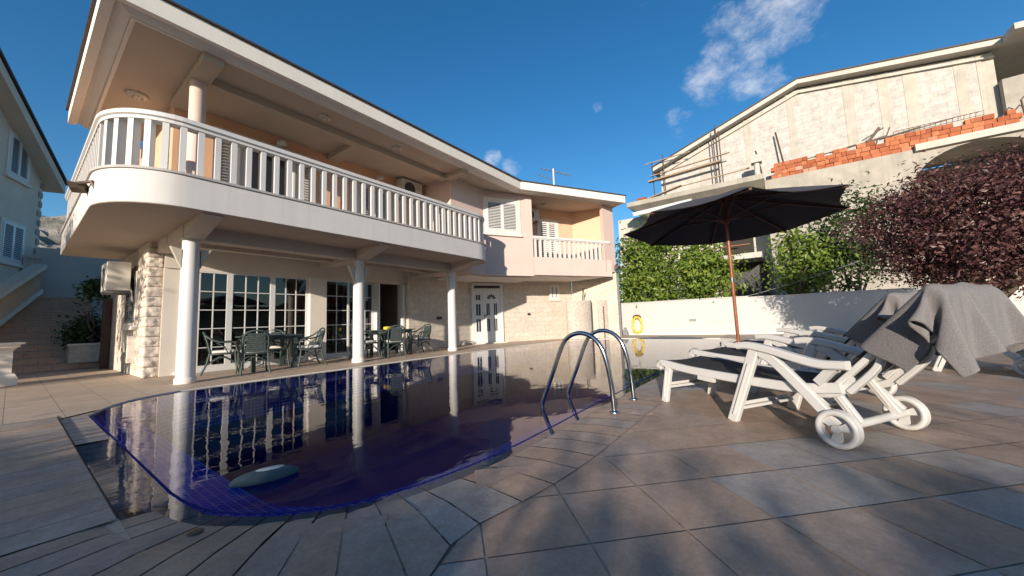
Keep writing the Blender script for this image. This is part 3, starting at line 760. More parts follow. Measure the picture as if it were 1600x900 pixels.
mb = MB(); mb.box((-.04, -.15, -.01), (.26, .16, .13), Matrix.Rotation(.4, 3, 'X')); mb.build('lamp_head', BRONZE, t)
# antenna
t = thing('antenna', 'white mast television antenna on the villa roof', 'antenna', (13.6, 7.4, 6.0))
mb = MB(); mb.tube([(0, 0, -.2), (0, 0, 1.42)], .035, 8); mb.build('mast', PVC, t)
mb = MB(); mb.bar((-.50, .30, 1.36), (.70, -.42, 1.24), .025, .025)
for k in range(8):
    p = Vector((-.5, .3, 1.36)).lerp(Vector((.7, -.42, 1.24)), k / 7); L = .10 + .02 * k; mb.bar(p + Vector((-.5, -.86, 0)) * L, p + Vector((.5, .86, 0)) * L, .012, .012)
mb.bar((-.62, .36, 1.05), (.05, 0, .92), .02, .02)
for k in range(5):
    p = Vector((-.62, .36, 1.05)).lerp(Vector((.05, 0, .92)), k / 4); mb.bar(p + Vector((-.05, -.09, .05)), p + Vector((.05, .09, -.05)), .012, .012)
mb.build('aerial_array', GREYP, t)

# shower screen
t = thing('outdoor_shower', 'curved mosaic shower screen in the corner under the small balcony', 'shower', (14.3, 6.6, 0), world=True)
mb = MB(); o = arc(14.75, 7.35, .95, 188, 262, 10); i_ = arc(14.75, 7.35, .85, 262, 188, 10); mb.prism(o + i_, 0, 1.62, True)
MOS2 = brick('pebble_mosaic', (.60, .53, .45), (.40, .33, .27), (.48, .42, .36), .06, .045, .006, .6, .4, .12, 20)
mb.build('screen', MOS2, t)
mb = MB(); o = arc(15.2, 6.35, .55, 200, 285, 8); i_ = arc(15.2, 6.35, .47, 285, 200, 8); mb.prism(o + i_, 0, 1.62, True); mb.build('screen', MOS2, t)
mb = MB(); mb.tube([(14.52, 6.78, 1.55), (14.50, 6.72, 1.95), (14.35, 6.62, 2.12), (14.1, 6.55, 2.0)], .022, 6); mb.build('shower_pipe', BLACK, t)
mb = MB(); mb.tube([(14.78, 5.95, 0), (14.78, 5.95, 1.35)], .022, 6); mb.build('shower_pole', BRONZE, t)

# ------------------------------------------------------------------ left side: stairs, neighbour, planter
st = thing('garden_stairs', 'wide tiled garden stairs rising in the shade beside the villa', 'stairs', (.4, 15.2, 0), world=True)
mb = MB(); n = 13
for k in range(n):
    y = 15.2 + .30 * k; z1 = (k + 1) * .165
    x0 = -1.6; mb.box(((x0 + 1.54) / 2, (y + 19.6) / 2, z1 - .0825), (1.54 - x0, 19.6 - y, .163))
mb.build('steps', STEPS, st)
mb = MB()
for k in range(n):
    y = 15.2 + .30 * k; mb.box((-.03, y - .008, (k + 1) * .165 - .012), (3.12, .05, .03))
mb.build('nosing', plain('step_nosing', (.46, .35, .28), .6, .1, 8), st)
ba = thing('stair_balustrade', 'sloping stone balustrade down the left side of the stairs', 'balustrade', (.3, 19, 2), world=True)
A, B = Vector((.44, 19.2, 2.35)), Vector((-.75, 15.3, .55))
mb = MB(); mb.bar(A + Vector((0, 0, .83)), B + Vector((0, 0, .83)), .30, .12); mb.build('coping', NEIGH, ba)
mb = MB(); mb.bar(A + Vector((0, 0, .02)), B + Vector((0, 0, .02)), .22, .14); mb.build('base_rail', NEIGH, ba)
for k in range(15):
    p = A.lerp(B, (k + .3) / 15); mb = MB(); mb.box((p.x, p.y, p.z + .43), (.12, .12, .72)); mb.build('baluster', NEIGH, ba)
tw = thing('terrace_parapet', 'grey parapet with square posts at the foot of the neighbouring house', 'parapet', (-.5, 19.6, 2), world=True)
mb = MB()
for x in (-.75, -.3, .16): mb.box((x, 20.3, 3.0), (.10, .14, 1.1))
mb.box((-.5, 20.3, 3.60), (2.0, .22, .10)); mb.box((-.5, 20.4, 1.9), (2.0, .14, 3.2)); mb.build('panel', GREYR, tw)
mb = MB(); mb.wall(-1.5, 20.9, 3.2, 20.9, 0, 4.05, .25); w = mb.build('retaining_wall', GREYR); tag(w, 'pale grey rendered wall closing the top of the stairs', 'wall')
pl = thing('planter', 'low stone planter wall at the foot of the stairs', 'planter', (1.1, 15.0, 0), world=True)
mb = MB(); mb.wall(.92, 15.05, 1.56, 15.05, .17, .62, .25); mb.wall(.92, 17.6, .92, 15.31, .17, .62, .2); mb.build('planter_wall', STONE, pl)
mb = MB(); mb.box((1.24, 15.17, .645), (.70, .32, .045)); mb.build('coping', JAMB, pl)
mb = MB(); mb.box((1.25, 16.4, .4), (.5, 2.1, .44)); mb.build('soil', SOIL, pl)
po = MB(); po.box((1.47, 14.35, .92), (.15, .18, 1.84)); po = po.build('timber_post', RUST); tag(po, 'dark brown post standing below the side air conditioner', 'post')
# pedestal at the left edge and its balustrade
pd = thing('balustrade_pier', 'cream stone balustrade pier with moulded cap at the left edge', 'pier', (-.05, 11.7, 0), world=True)
def sq(mb, r, z0, z1, r2=None, c=(-.12, 11.75)):
    r2 = r if r2 is None else r2; x, y = c
    V = [(x + a * r, y + b * r, z0) for a, b in ((-1, -1), (1, -1), (1, 1), (-1, 1))] + [(x + a * r2, y + b * r2, z1) for a, b in ((-1, -1), (1, -1), (1, 1), (-1, 1))]
    mb.mesh(V, [(3, 2, 1, 0), (4, 5, 6, 7), (0, 1, 5, 4), (1, 2, 6, 5), (2, 3, 7, 6), (3, 0, 4, 7)])
mb = MB(); sq(mb, .24, 0, .13); sq(mb, .235, .13, .21, .20); sq(mb, .165, .21, .64); mb.build('shaft', JAMB, pd)
mb = MB(); sq(mb, .165, .64, .70, .22); sq(mb, .24, .70, .75); sq(mb, .29, .75, .79); mb.build('cap', JAMB, pd)

# neighbouring house on the left
nb = thing('neighbour_house', 'shaded cream grey neighbour house with white louvred shutters at the left edge', 'house', (0, 20, 0), world=True)
sdir = Vector((-.39, -.92)).normalized(); nrmN = Vector((.92, -.39)).normalized()
C0 = Vector((.40, 21.05))
def nb_(t, k=0.0): q = C0 + sdir * t + nrmN * k; return (q.x, q.y)
zc = 5.05
mb = MB()
w0, w1, w2, w3 = nb_(0), nb_(10.0), nb_(10.0, -6), nb_(0, -6)
V = [(*w0, 0), (*w1, 0), (*w2, 0), (*w3, 0), (*w0, 6.44), (*w1, 12.76), (*w2, 12.76), (*w3, 6.44)]
mb.mesh(V, [(0, 1, 5, 4)][::1] + [(3, 0, 4, 7), (1, 2, 6, 5), (2, 3, 7, 6)]); mb.build('wall', NEIGH, nb)
mb = MB()
a, b = nb_(-.35, .42), nb_(10.2, .42); c, d_ = nb_(10.2, -6), nb_(-.35, -6)
za, zb = 6.2, 12.85
mb.mesh([(*a, za), (*b, zb), (*c, zb), (*d_, za), (*a, za + .34), (*b, zb + .34), (*c, zb + .34), (*d_, za + .34)], [(3, 2, 1, 0), (4, 5, 6, 7), (0, 1, 5, 4), (1, 2, 6, 5), (2, 3, 7, 6), (3, 0, 4, 7)]); rf = mb.build('roof', NEIGH, nb)
mb = MB(); a, b, c, d_ = nb_(-.42, .48), nb_(10.2, .48), nb_(10.2, -6), nb_(-.42, -6)
mb.mesh([(*a, za + .345), (*b, zb + .36), (*c, zb + .36), (*d_, za + .345), (*a, za + .42), (*b, zb + .44), (*c, zb + .44), (*d_, za + .42)], [(3, 2, 1, 0), (4, 5, 6, 7), (0, 1, 5, 4), (1, 2, 6, 5), (2, 3, 7, 6), (3, 0, 4, 7)]); mb.build('roof_tiles', DARKROOF, rf)
for (t0, w, z0, z1) in ((.95, .92, 6.14, 7.38), (.88, 1.0, 3.38, 4.54)):
    shuttered_window(nb_(t0 + w), -sdir, z0, z1, w, nrmN, .12, PVC, nb, 'window', 18)
for k in range(14):
    mb = MB(); mb.box((*nb_(.08 + .03 * (k % 2), .0), 2.2 + k * .34), (.16 + .06 * (k % 2), .05, .20), None, None, math.atan2(sdir.y, sdir.x)); mb.build('quoin', CONC, nb)
t = thing('wall_lamp', 'small dark lamp at the corner of the neighbour house', 'lamp', (*nb_(.25, .05), 3.1))
mb = MB(); mb.lathe([(.05, 0), (.10, .03), (.10, .12), (.04, .16)], (0, 0, 0), 12); mb.build('lamp_head', BLACK, t)

# ------------------------------------------------------------------ foliage
def leaf_crown(center, rad, n_clump, per, leaf, clump_r, seed, zmin=None, shell=.45):
    r = random.Random(seed); mb = MB(); c = Vector(center)
    for k in range(n_clump):
        while True:
            d = Vector((r.gauss(0, 1), r.gauss(0, 1), r.gauss(0, 1)))
            if d.length > .01: d.normalize(); break
        f = (shell + (1 - shell) * r.random() ** .6) * (.88 + .24 * noise.noise(d * 2.2 + Vector((seed, 0, 0))))
        p = c + Vector((d.x * rad[0], d.y * rad[1], d.z * rad[2])) * f
        if zmin is not None and p.z < zmin: p.z = zmin + abs(p.z - zmin) * .3
        ct = r.random(); cr = clump_r * (.6 + .8 * r.random())
        for m in range(per):
            o = Vector((r.gauss(0, .5), r.gauss(0, .5), r.gauss(0, .42))) * cr
            q = p + o
            nrm = (o.normalized() * .6 + d * .4 + Vector((r.gauss(0, .6), r.gauss(0, .6), r.gauss(.35, .6)))).normalized()
            u = nrm.orthogonal().normalized(); u = (Matrix.Rotation(r.random() * 6.283, 3, nrm) @ u); v = nrm.cross(u)
            L = leaf * (.6 + .8 * r.random()); W = L * (.42 + .2 * r.random())
            t = min(1, max(0, .30 * ct + .55 * r.random() + (.25 if r.random() > .9 else 0)))
            b = q + nrm * (L * .12)
            mb.mesh([q - u * L * .5, b + v * W * .5, q + u * L * .5, b - v * W * .5], [(0, 1, 2), (0, 2, 3)], False, t)
    return mb
def limb(mb, a, b, r0, r1, seed, wob=.08):
    r = random.Random(seed); P = []
    for k in range(7):
        t = k / 6; p = Vector(a).lerp(Vector(b), t)
        if 0 < k < 6: p += Vector((r.gauss(0, wob), r.gauss(0, wob), r.gauss(0, wob * .5)))
        P.append(p)
    mb.tube(P, [r0 + (r1 - r0) * k / 6 for k in range(7)], 7)
def tree(name, label, base, center, rad, n_clump, per, leaf, clump_r, seed, mat, cat='tree', stems=5, group=None, zmin=None, r0=.07, shell=.45, fork=.25):
    t = thing(name, label, cat, base, 0, group, True)
    leaf_crown(center, rad, n_clump, per, leaf, clump_r, seed, zmin, shell).build('crown', mat, t)
    mb = MB(); r = random.Random(seed + 5); c = Vector(center); b = Vector(base)
    f = b.lerp(c, fork); limb(mb, b, f, r0 * 1.3, r0, seed)
    for k in range(stems):
        a = 6.283 * k / stems + r.random(); e = c + Vector((math.cos(a) * rad[0] * .65, math.sin(a) * rad[1] * .65, rad[2] * (r.random() - .2)))
        limb(mb, f, e, r0 * .8, r0 * .2, seed + k + 1, .12)
        for s in range(3):
            m = f.lerp(e, .45 + .15 * s); e2 = m + Vector((r.gauss(0, .5) * rad[0] * .6, r.gauss(0, .5) * rad[1] * .6, rad[2] * .4 * r.random())); limb(mb, m, e2, r0 * .3, r0 * .1, seed + 31 * k + s, .06)
    mb.build('trunk', BARK, t)
    return t
tree('plum_tree', 'broad rounded purple leaved plum tree behind the white garden wall end', (12.6, -3.85, 0), (12.0, -3.72, 2.55), (1.75, 2.15, 1.5), 560, 66, .085, .40, 11, LPURP, 'tree', 9, r0=.10, zmin=.85, fork=.34)
tree('shrub_tree', 'bright green leafy tree behind the wall left of the umbrella pole', (19.2, 4.6, 0), (19.3, 5.2, 3.2), (1.6, 1.75, 2.6), 105, 70, .20, .75, 21, LGREEN, 'tree', 6, 'green trees behind the white wall', .9)
tree('shrub_tree', 'bright green tree behind the wall directly under the umbrella', (19.0, 2.4, 0), (19.0, 2.6, 2.75), (1.4, 1.35, 1.7), 75, 70, .19, .7, 22, LGREEN, 'tree', 6, 'green trees behind the white wall', .9)
tree('shrub_tree', 'smaller green tree over the wall between the umbrella pole and the plum tree', (19.0, -.6, 0), (18.9, -.95, 2.75), (1.0, .95, 1.6), 48, 70, .18, .6, 23, LGREEN, 'tree', 6, 'green trees behind the white wall', 1.0)
tree('climbing_tree', 'tall thin olive green tree against the concrete wall beside the plum tree', (19.4, -2.6, 0), (19.3, -2.6, 3.7), (.9, 1.1, 2.3), 70, 60, .16, .6, 24, LDARK, 'tree', 5, None, .9)
tree('planter_bush', 'dark green bush in the planter beside the stairs', (1.2, 15.8, .6), (1.22, 15.7, .95), (.24, .42, .34), 30, 60, .10, .3, 25, LDARK, 'bush', 4, r0=.02)
tree('palm_bush', 'small dark plant showing behind the side air conditioner', (1.3, 15.3, .62), (1.3, 14.9, 2.05), (.12, .2, .25), 8, 30, .14, .25, 26, LDARK, 'bush', 3, r0=.02)
for k, (y, w) in enumerate(((6.3, .8), (3.6, .7), (-3.3, 1.0))): pass

# ------------------------------------------------------------------ white garden wall, hose and small fittings
gw = thing('garden_wall', 'long white rendered garden wall along the far side of the pool', 'wall', (17.5, 0, 0), world=True)
mb = MB(); mb.wall(17.5, 7.5, 17.5, .90, 0, 1.50, .2); mb.wall(17.53, .90, 17.53, -10, 0, 1.46, .2); mb.build('wall_face', WALLW, gw)
mb = MB(); mb.box((17.6, 4.2, 1.515), (.26, 6.6, .04)); mb.box((17.63, -4.55, 1.475), (.26, 10.9, .04)); mb.build('coping', WALLW, gw)
mb = MB(); mb.box((17.49, 3.0, .62), (.04, .26, .10)); mb.build('recessed_light', GREYP, gw)
mb = MB(); mb.box((17.44, -1.3, .008), (.12, 17, .11)); mb.build('skirting', JAMB, gw)
hs = thing('garden_hose', 'coiled yellow hose hung on its holder against the white garden wall', 'hose', (17.36, 5.35, .5))
mb = MB(); P = []
for k in range(150):
    a = k / 150 * 6.283 * 9; r = .255 + .04 * math.sin(k * 1.7) + .02 * math.sin(k * .37)
    P.append((.0 + .055 * math.sin(k * .9), r * math.sin(a) * .88, r * math.cos(a) * 1.45 - .02))
mb.tube(P, .020, 6); mb.build('hose_coil', YELLOW, hs)
mb = MB(); mb.tube([(-.05, .17 * math.cos(a * .35), .30 + .12 * math.sin(a * .35)) for a in range(10)], .035, 6); mb.box((.06, 0, .30), (.12, .20, .08)); mb.build('holder', BRONZE, hs)
mb = MB(); mb.mesh([(17.2, 6.15, 0), (17.2, 5.78, 0), (17.42, 5.78, 0), (17.42, 6.15, 0), (17.4, 5.92, .36), (17.4, 6.0, .36)], [(0, 1, 4, 5), (1, 2, 4), (0, 5, 3), (2, 3, 5, 4)]); o = mb.build('corner_cover', GREYP); tag(o, 'small grey wedge cover on the deck left of the yellow hose', 'cover')

# ------------------------------------------------------------------ unfinished building on the right
ub = thing('unfinished_building', 'unfinished concrete building with a white block gable above orange brickwork', 'building', (24, 0, 0), world=True)
X = 24.0
mb = MB()
# lower concrete wall with an arched opening
yr = -15.0; arch = []
ac, ar, az = -7.6, 2.0, 6.4
w = [(-.04, 0.0), (-.04, 8.05), (yr, 8.05), (yr, 0), (ac - ar, 0), (ac - ar, az)] + [(ac + ar * math.cos(R(180 - a)), az + 1.47 * math.sin(R(180 - a))) for a in range(12, 180, 12)] + [(ac + ar, az), (ac + ar, 0)]
pts = [Vector((p[0], p[1], 0)) for p in w]
for t3 in tessellate_polygon([pts]): mb.face([(X, w[i][0], w[i][1]) for i in t3])
for i in range(4, len(w) - 1):
    a, b = w[i], w[(i + 1) % len(w)]; mb.face([(X, a[0], a[1]), (X, b[0], b[1]), (X + .5, b[0], b[1]), (X + .5, a[0], a[1])])
mb.face([(X, -.04, 0), (X, -.04, 8.05), (X + 2.2, -.04, 8.05), (X + 2.2, -.04, 0)])
mb.build('lower_wall', CONC, ub)
mb = MB(); mb.wall(X + 2.2, 9.0, X + 2.2, -.04, 0, 8.0, .3); mb.build('set_back_wall', CONCL, ub)
mb = MB(); mb.box((X + 3.2, -7.6, 3.9), (.3, 14.5, 7.8)); mb.box((X + 1.9, -7.6, 7.96), (2.6, 14.5, .15)); mb.build('inner_wall', CONC, ub)
mb = MB(); mb.box((X + .3, -10.6, 8.06), (1.0, 9.8, .30)); mb.build('ledge_beam', CONCL, ub)
mb = MB(); mb.mesh([(X - .6, 7.4, 8.02), (X - .6, -.04, 8.02), (X + 3, -.04, 8.02), (X + 3, 7.4, 8.02), (X - .6, 7.4, 8.30), (X - .6, -.04, 8.30), (X + 3, -.04, 8.30), (X + 3, 7.4, 8.30), (X + .9, 6.0, 7.25), (X + .9, -.04, 7.25), (X + 2.2, -.04, 7.25), (X + 2.2, 6.0, 7.25)],
    [(4, 5, 6, 7), (0, 1, 5, 4), (1, 2, 6, 5), (2, 3, 7, 6), (3, 0, 4, 7), (0, 8, 9, 1), (8, 11, 10, 9), (11, 3, 2, 10), (0, 3, 11, 8), (1, 9, 10, 2)]); mb.build('cantilever_slab', CONC, ub)
# orange brick parapet, ragged on top
mb = MB(); r = random.Random(5)
for row in range(4):
    y = -.35 - (row % 2) * .15
    y0 = -.35
    while y > -8.6:
        top = 3.3 + (.5 if y < -4.2 else 0) + .7 * noise.noise(Vector((y * .9, 3, 0)))
        if row < top and not (row >= top - 1 and r.random() < .16):
            L = .33 * r.choice((1, 1, 1, .5, .7)); mb.box((X + .18 + r.gauss(0, .014), y - L / 2, 8.155 + row * .215 + r.gauss(0, .004)), (.25, L - .016, .20), None, r.random(), r.gauss(0, .012)); y -= L
        else: y -= .33
mb.build('brick_parapet', BRICKO, ub); mb = MB()
for k in range(5): mb.box((X + .3 + .1 * r.random(), 1.9 - k * .26, 8.40), (.25, .24, .2))
mb.build('loose_bricks', BRICKO, ub); mb = MB()
for k in range(2): mb.box((X - .2, 6.7 - k * .3, 8.42), (.25, .28, .24))
mb.build('loose_bricks', BRICKO, ub)
# block gable set back
XG = 25.3
gl = [(5.75, 10.75), (-1.93, 13.55), (-8.75, 12.40)]
mb = MB(); gp = [(5.6, 8.3), (5.6, 10.55), (-1.93, 13.25), (-8.75, 12.1), (-8.75, 8.05)]
mb.face([(XG, p[0], p[1]) for p in gp]); mb.face([(XG + .4, p[0], p[1]) for p in gp[::-1]]); mb.face([(XG, gp[4][0], gp[4][1]), (XG, gp[3][0], gp[3][1]), (XG + 6, gp[3][0], gp[3][1]), (XG + 6, gp[4][0], gp[4][1])]); mb.build('gable_wall', BLOCK, ub)
def gz(y): return 10.55 + (13.25 - 10.55) * (5.6 - y) / 7.53 if y > -1.93 else 13.25 - 1.15 * (-1.93 - y) / 6.82
for y, wd in ((3.05, .34), (.55, .34), (-1.55, .34), (-3.95, .42), (-5.25, .40), (-6.15, .42), (-7.75, .36), (-8.50, .5)):
    mb = MB(); mb.box((XG - .002, y, (8.3 + gz(y)) / 2), (.026, wd, gz(y) - 8.3 - .05)); mb.build('concrete_column', CONCD, ub)
mb = MB()
for (ya, yb) in ((5.6, -1.93), (-1.93, -8.75)):
    mb.bar((XG - .03, ya, gz(ya) - .25), (XG - .03, yb, gz(yb) - .25), .07, .22, up=(1, 0, 0))
mb.build('ring_beam', CONCL, ub)
mb = MB()
for (ya, za, yb, zb) in ((6.0, 10.50, -1.93, 13.33), (-1.93, 13.33, -8.95, 12.15)):
    V = [(XG - .5, ya, za), (XG - .5, yb, zb), (XG + 7, yb, zb), (XG + 7, ya, za), (XG - .5, ya, za + .24), (XG - .5, yb, zb + .24), (XG + 7, yb, zb + .24), (XG + 7, ya, za + .24)]
    mb.mesh(V, [(3, 2, 1, 0), (4, 5, 6, 7), (0, 1, 5, 4), (1, 2, 6, 5), (2, 3, 7, 6), (3, 0, 4, 7)])
rf = mb.build('roof', CONCL, ub)
mb = MB()
for (ya, za, yb, zb) in ((6.05, 10.745, -1.93, 13.575), (-1.93, 13.575, -9.0, 12.395)):
    V = [(XG - .55, ya, za), (XG - .55, yb, zb), (XG + 7, yb, zb), (XG + 7, ya, za), (XG - .55, ya, za + .07), (XG - .55, yb, zb + .07), (XG + 7, yb, zb + .07), (XG + 7, ya, za + .07)]
    mb.mesh(V, [(3, 2, 1, 0), (4, 5, 6, 7), (0, 1, 5, 4), (1, 2, 6, 5), (2, 3, 7, 6), (3, 0, 4, 7)])
mb.build('roof_tiles', DARKROOF, rf)
mb = MB(); mb.lathe([(.12, 0), (.12, .35), (.17, .36), (.17, .42)], (XG + .2, -7.3, 12.55), 12); mb.build('chimney', plain('rusty_chimney', (.20, .05, .03), .7), rf)
mb = MB()
for y in (2.75, 2.15, 1.3):
    mb.lathe([(.10, 0), (.10, .55), (.15, .56), (.15, .72), (.08, .95)], (XG + 2.6, y, 12.45 + (2.75 - y) * .35), 12)
mb.build('flue', CHROME, rf)
mb = MB(); mb.box((XG + 2.6, 1.7, 12.2), (.8, 2.6, 1.2)); mb.build('chimney_stack', DARKROOF, rf)
# right part: lean-to roof, grey wall
mb = MB(); V = [(X - .2, -8.9, 12.15), (X - .2, -16, 11.3), (X + 6, -16, 11.3), (X + 6, -8.9, 12.15)]
mb.mesh(V + [(p[0], p[1], p[2] + .26) for p in V], [(3, 2, 1, 0), (4, 5, 6, 7), (0, 1, 5, 4), (1, 2, 6, 5), (2, 3, 7, 6), (3, 0, 4, 7)]); mb.build('porch_roof', CONCL, ub)
mb = MB(); mb.wall(X + .9, -8.75, X + .9, -16, 8.2, 10.6, .3); mb.build('porch_wall', CONC, ub)
mb = MB(); mb.box((X + 5.5, -12.5, 10), (.3, 8, 4.5)); mb.build('porch_back_wall', CONC, ub)
# timber railing and opening below the slab
mb = MB()
for z in (5.35, 5.0, 4.65): mb.bar((X - .1, 3.2, z), (X - .1, .9, z), .05, .16, up=(1, 0, 0))
mb.build('timber_railing', plain('red_brown_timber', (.25, .10, .06), .8, .2, 8), ub)
mb = MB(); mb.box((X + 1.0, 2.0, 4.0), (2.4, 3.2, .3)); mb.build('landing_slab', CONCL, ub)
mb = MB(); mb.box((X + 2.15, 1.6, 5.2), (.1, 1.6, 2.0)); mb.build('doorway', plain('dark_opening_fill', (.03, .025, .02), .9), ub)  # solid box, its dark colour stands in for the shaded opening
mb = MB(); mb.box((X + 2.1, 1.4, 1.9), (.2, 2.4, 3.8)); mb.build('dark_cellar_fill', BLACK, ub)  # solid black box in place of the unlit cellar opening
mb = MB(); mb.lathe([(.14, 0), (.14, .8)], (X - .1, .25, 8.3), 10); mb.box((X - .1, .25, 9.3), (.5, .5, .42)); mb.build('pipe_stub', CONCL, ub)
# scaffold in front of the gable
sf = thing('scaffold', 'improvised pole scaffold against the left end of the block gable', 'scaffold', (24.2, 4, 8.3), world=True)
for y, z1, z0 in ((5.9, 11.1, 8.3), (5.2, 11.4, 8.3), (2.35, 11.9, 8.3), (2.1, 12.3, 8.3), (1.95, 11.9, 8.3)):
    mb = MB(); mb.tube([(24.6, y, z0), (24.6 + .05, y + .05, z1)], .032, 6); mb.build('pole', DKMETAL, sf)
mb = MB(); mb.bar((24.5, 6.1, 10.1), (24.5, 1.5, 10.35), .10, .05); mb.bar((24.5, 6.2, 9.75), (24.5, 2.0, 9.95), .3, .10); mb.bar((24.4, 5.0, 8.9), (24.4, .6, 9.1), .06, .06); mb.bar((24.3, 4.2, 8.95), (24.3, 6.8, 8.45), .3, .06); mb.bar((24.5, 6.4, 11.0), (24.5, 3.6, 11.05), .05, .05); mb.build('plank', TIMBER, sf)
rb = thing('rebar', 'loose steel bars and planks lying along the top of the orange brick parapet', 'steel bars', (24.5, -4, 9), world=True)
mb = MB(); r = random.Random(9)
for k in range(7): y = -1.0 - k * .62; mb.bar((24.5, y, 8.85 + .03 * k), (24.45, y - 1.5 - r.random(), 8.95 + .05 * k), .04, .04)
for k in range(16): y = -5.2 - k * .17; mb.tube([(24.5, y, 9.05), (24.5, y - .03, 9.25), (24.5, y - .18, 9.28)], .012, 4)
mb.bar((24.5, -5.2, 9.08), (24.5, -8.0, 9.1), .02, .02); mb.bar((24.5, -5.2, 9.25), (24.5, -8.0, 9.28), .02, .02)
for k in range(3): y = -8.95 - k * .28; mb.tube([(24.2, y, 8.2), (24.2, y + .05, 9.25), (24.2, y - .1, 9.45), (24.2, y - .22, 9.3)], .03, 5)
mb.bar((24.4, -4.3, 9.0), (24.4, -4.75, 9.6), .12, .12); mb.bar((24.4, -4.9, 9.55), (24.4, -4.1, 9.15), .04, .05); mb.bar((24.4, -4.9, 8.95), (24.4, -5.1, 9.5), .05, .05)
mb.bar((24.75, .0, 8.3), (24.95, .25, 10.2), .06, .06); mb.bar((24.75, -1.05, 8.3), (25.0, -.75, 11.0), .06, .06); mb.build('steel_bars', DKMETAL, rb)

mb = MB(); mb.tube(bez([(18.2, 2.9, 1.30), (18.2, 1.0, 1.55), (18.2, -.9, 2.05), (18.2, -2.6, 2.6)], 6), .014, 5); o = mb.build('cable', GREYP); tag(o, 'thin grey cable sagging above the white garden wall behind the parasol pole', 'cable')
# gate and hedge behind the plum tree
t = thing('metal_gate', 'dark blue metal gate partly seen under the plum tree', 'gate', (19, -8.5, 0), world=True)
mb = MB()
for k in range(9): mb.box((18.6, -6.6 - k * .45, 1.0), (.05, .06, 2.0))
mb.box((18.62, -8.4, .25), (.05, 3.8, .08)); mb.box((18.62, -8.4, 1.85), (.05, 3.8, .08)); mb.build('bars', DARKBLUE, t)

# ------------------------------------------------------------------ sun loungers
def wheel(mb, c, r=.118):
    """moulded wheel: thick tyre, broad spokes with three openings, hub"""
    x, y, z = c
    for o in (-.018, 0, .018): mb.tube([(x + (r - .019) * math.cos(a * .2244), y + o, z + (r - .019) * math.sin(a * .2244)) for a in range(28)], .019, 8, True)
    for k in range(3):
        a0 = .35 + 2.094 * k
        P = []
        for (rr, da) in ((.02, -1.0), (.062, -.42), (.10, -.36), (.10, .36), (.062, .42), (.02, 1.0)): P.append((x + rr * math.cos(a0 + da), z + rr * math.sin(a0 + da)))
        n = len(P); V = [(p[0], y - .012, p[1]) for p in P] + [(p[0], y + .012, p[1]) for p in P]
        mb.mesh(V, [tuple(range(n)), tuple(range(2 * n - 1, n - 1, -1))] + [(q, (q + 1) % n, n + (q + 1) % n, n + q) for q in range(n)])
    mb.tube([(x, y - .032, z), (x, y + .032, z)], .026, 12)
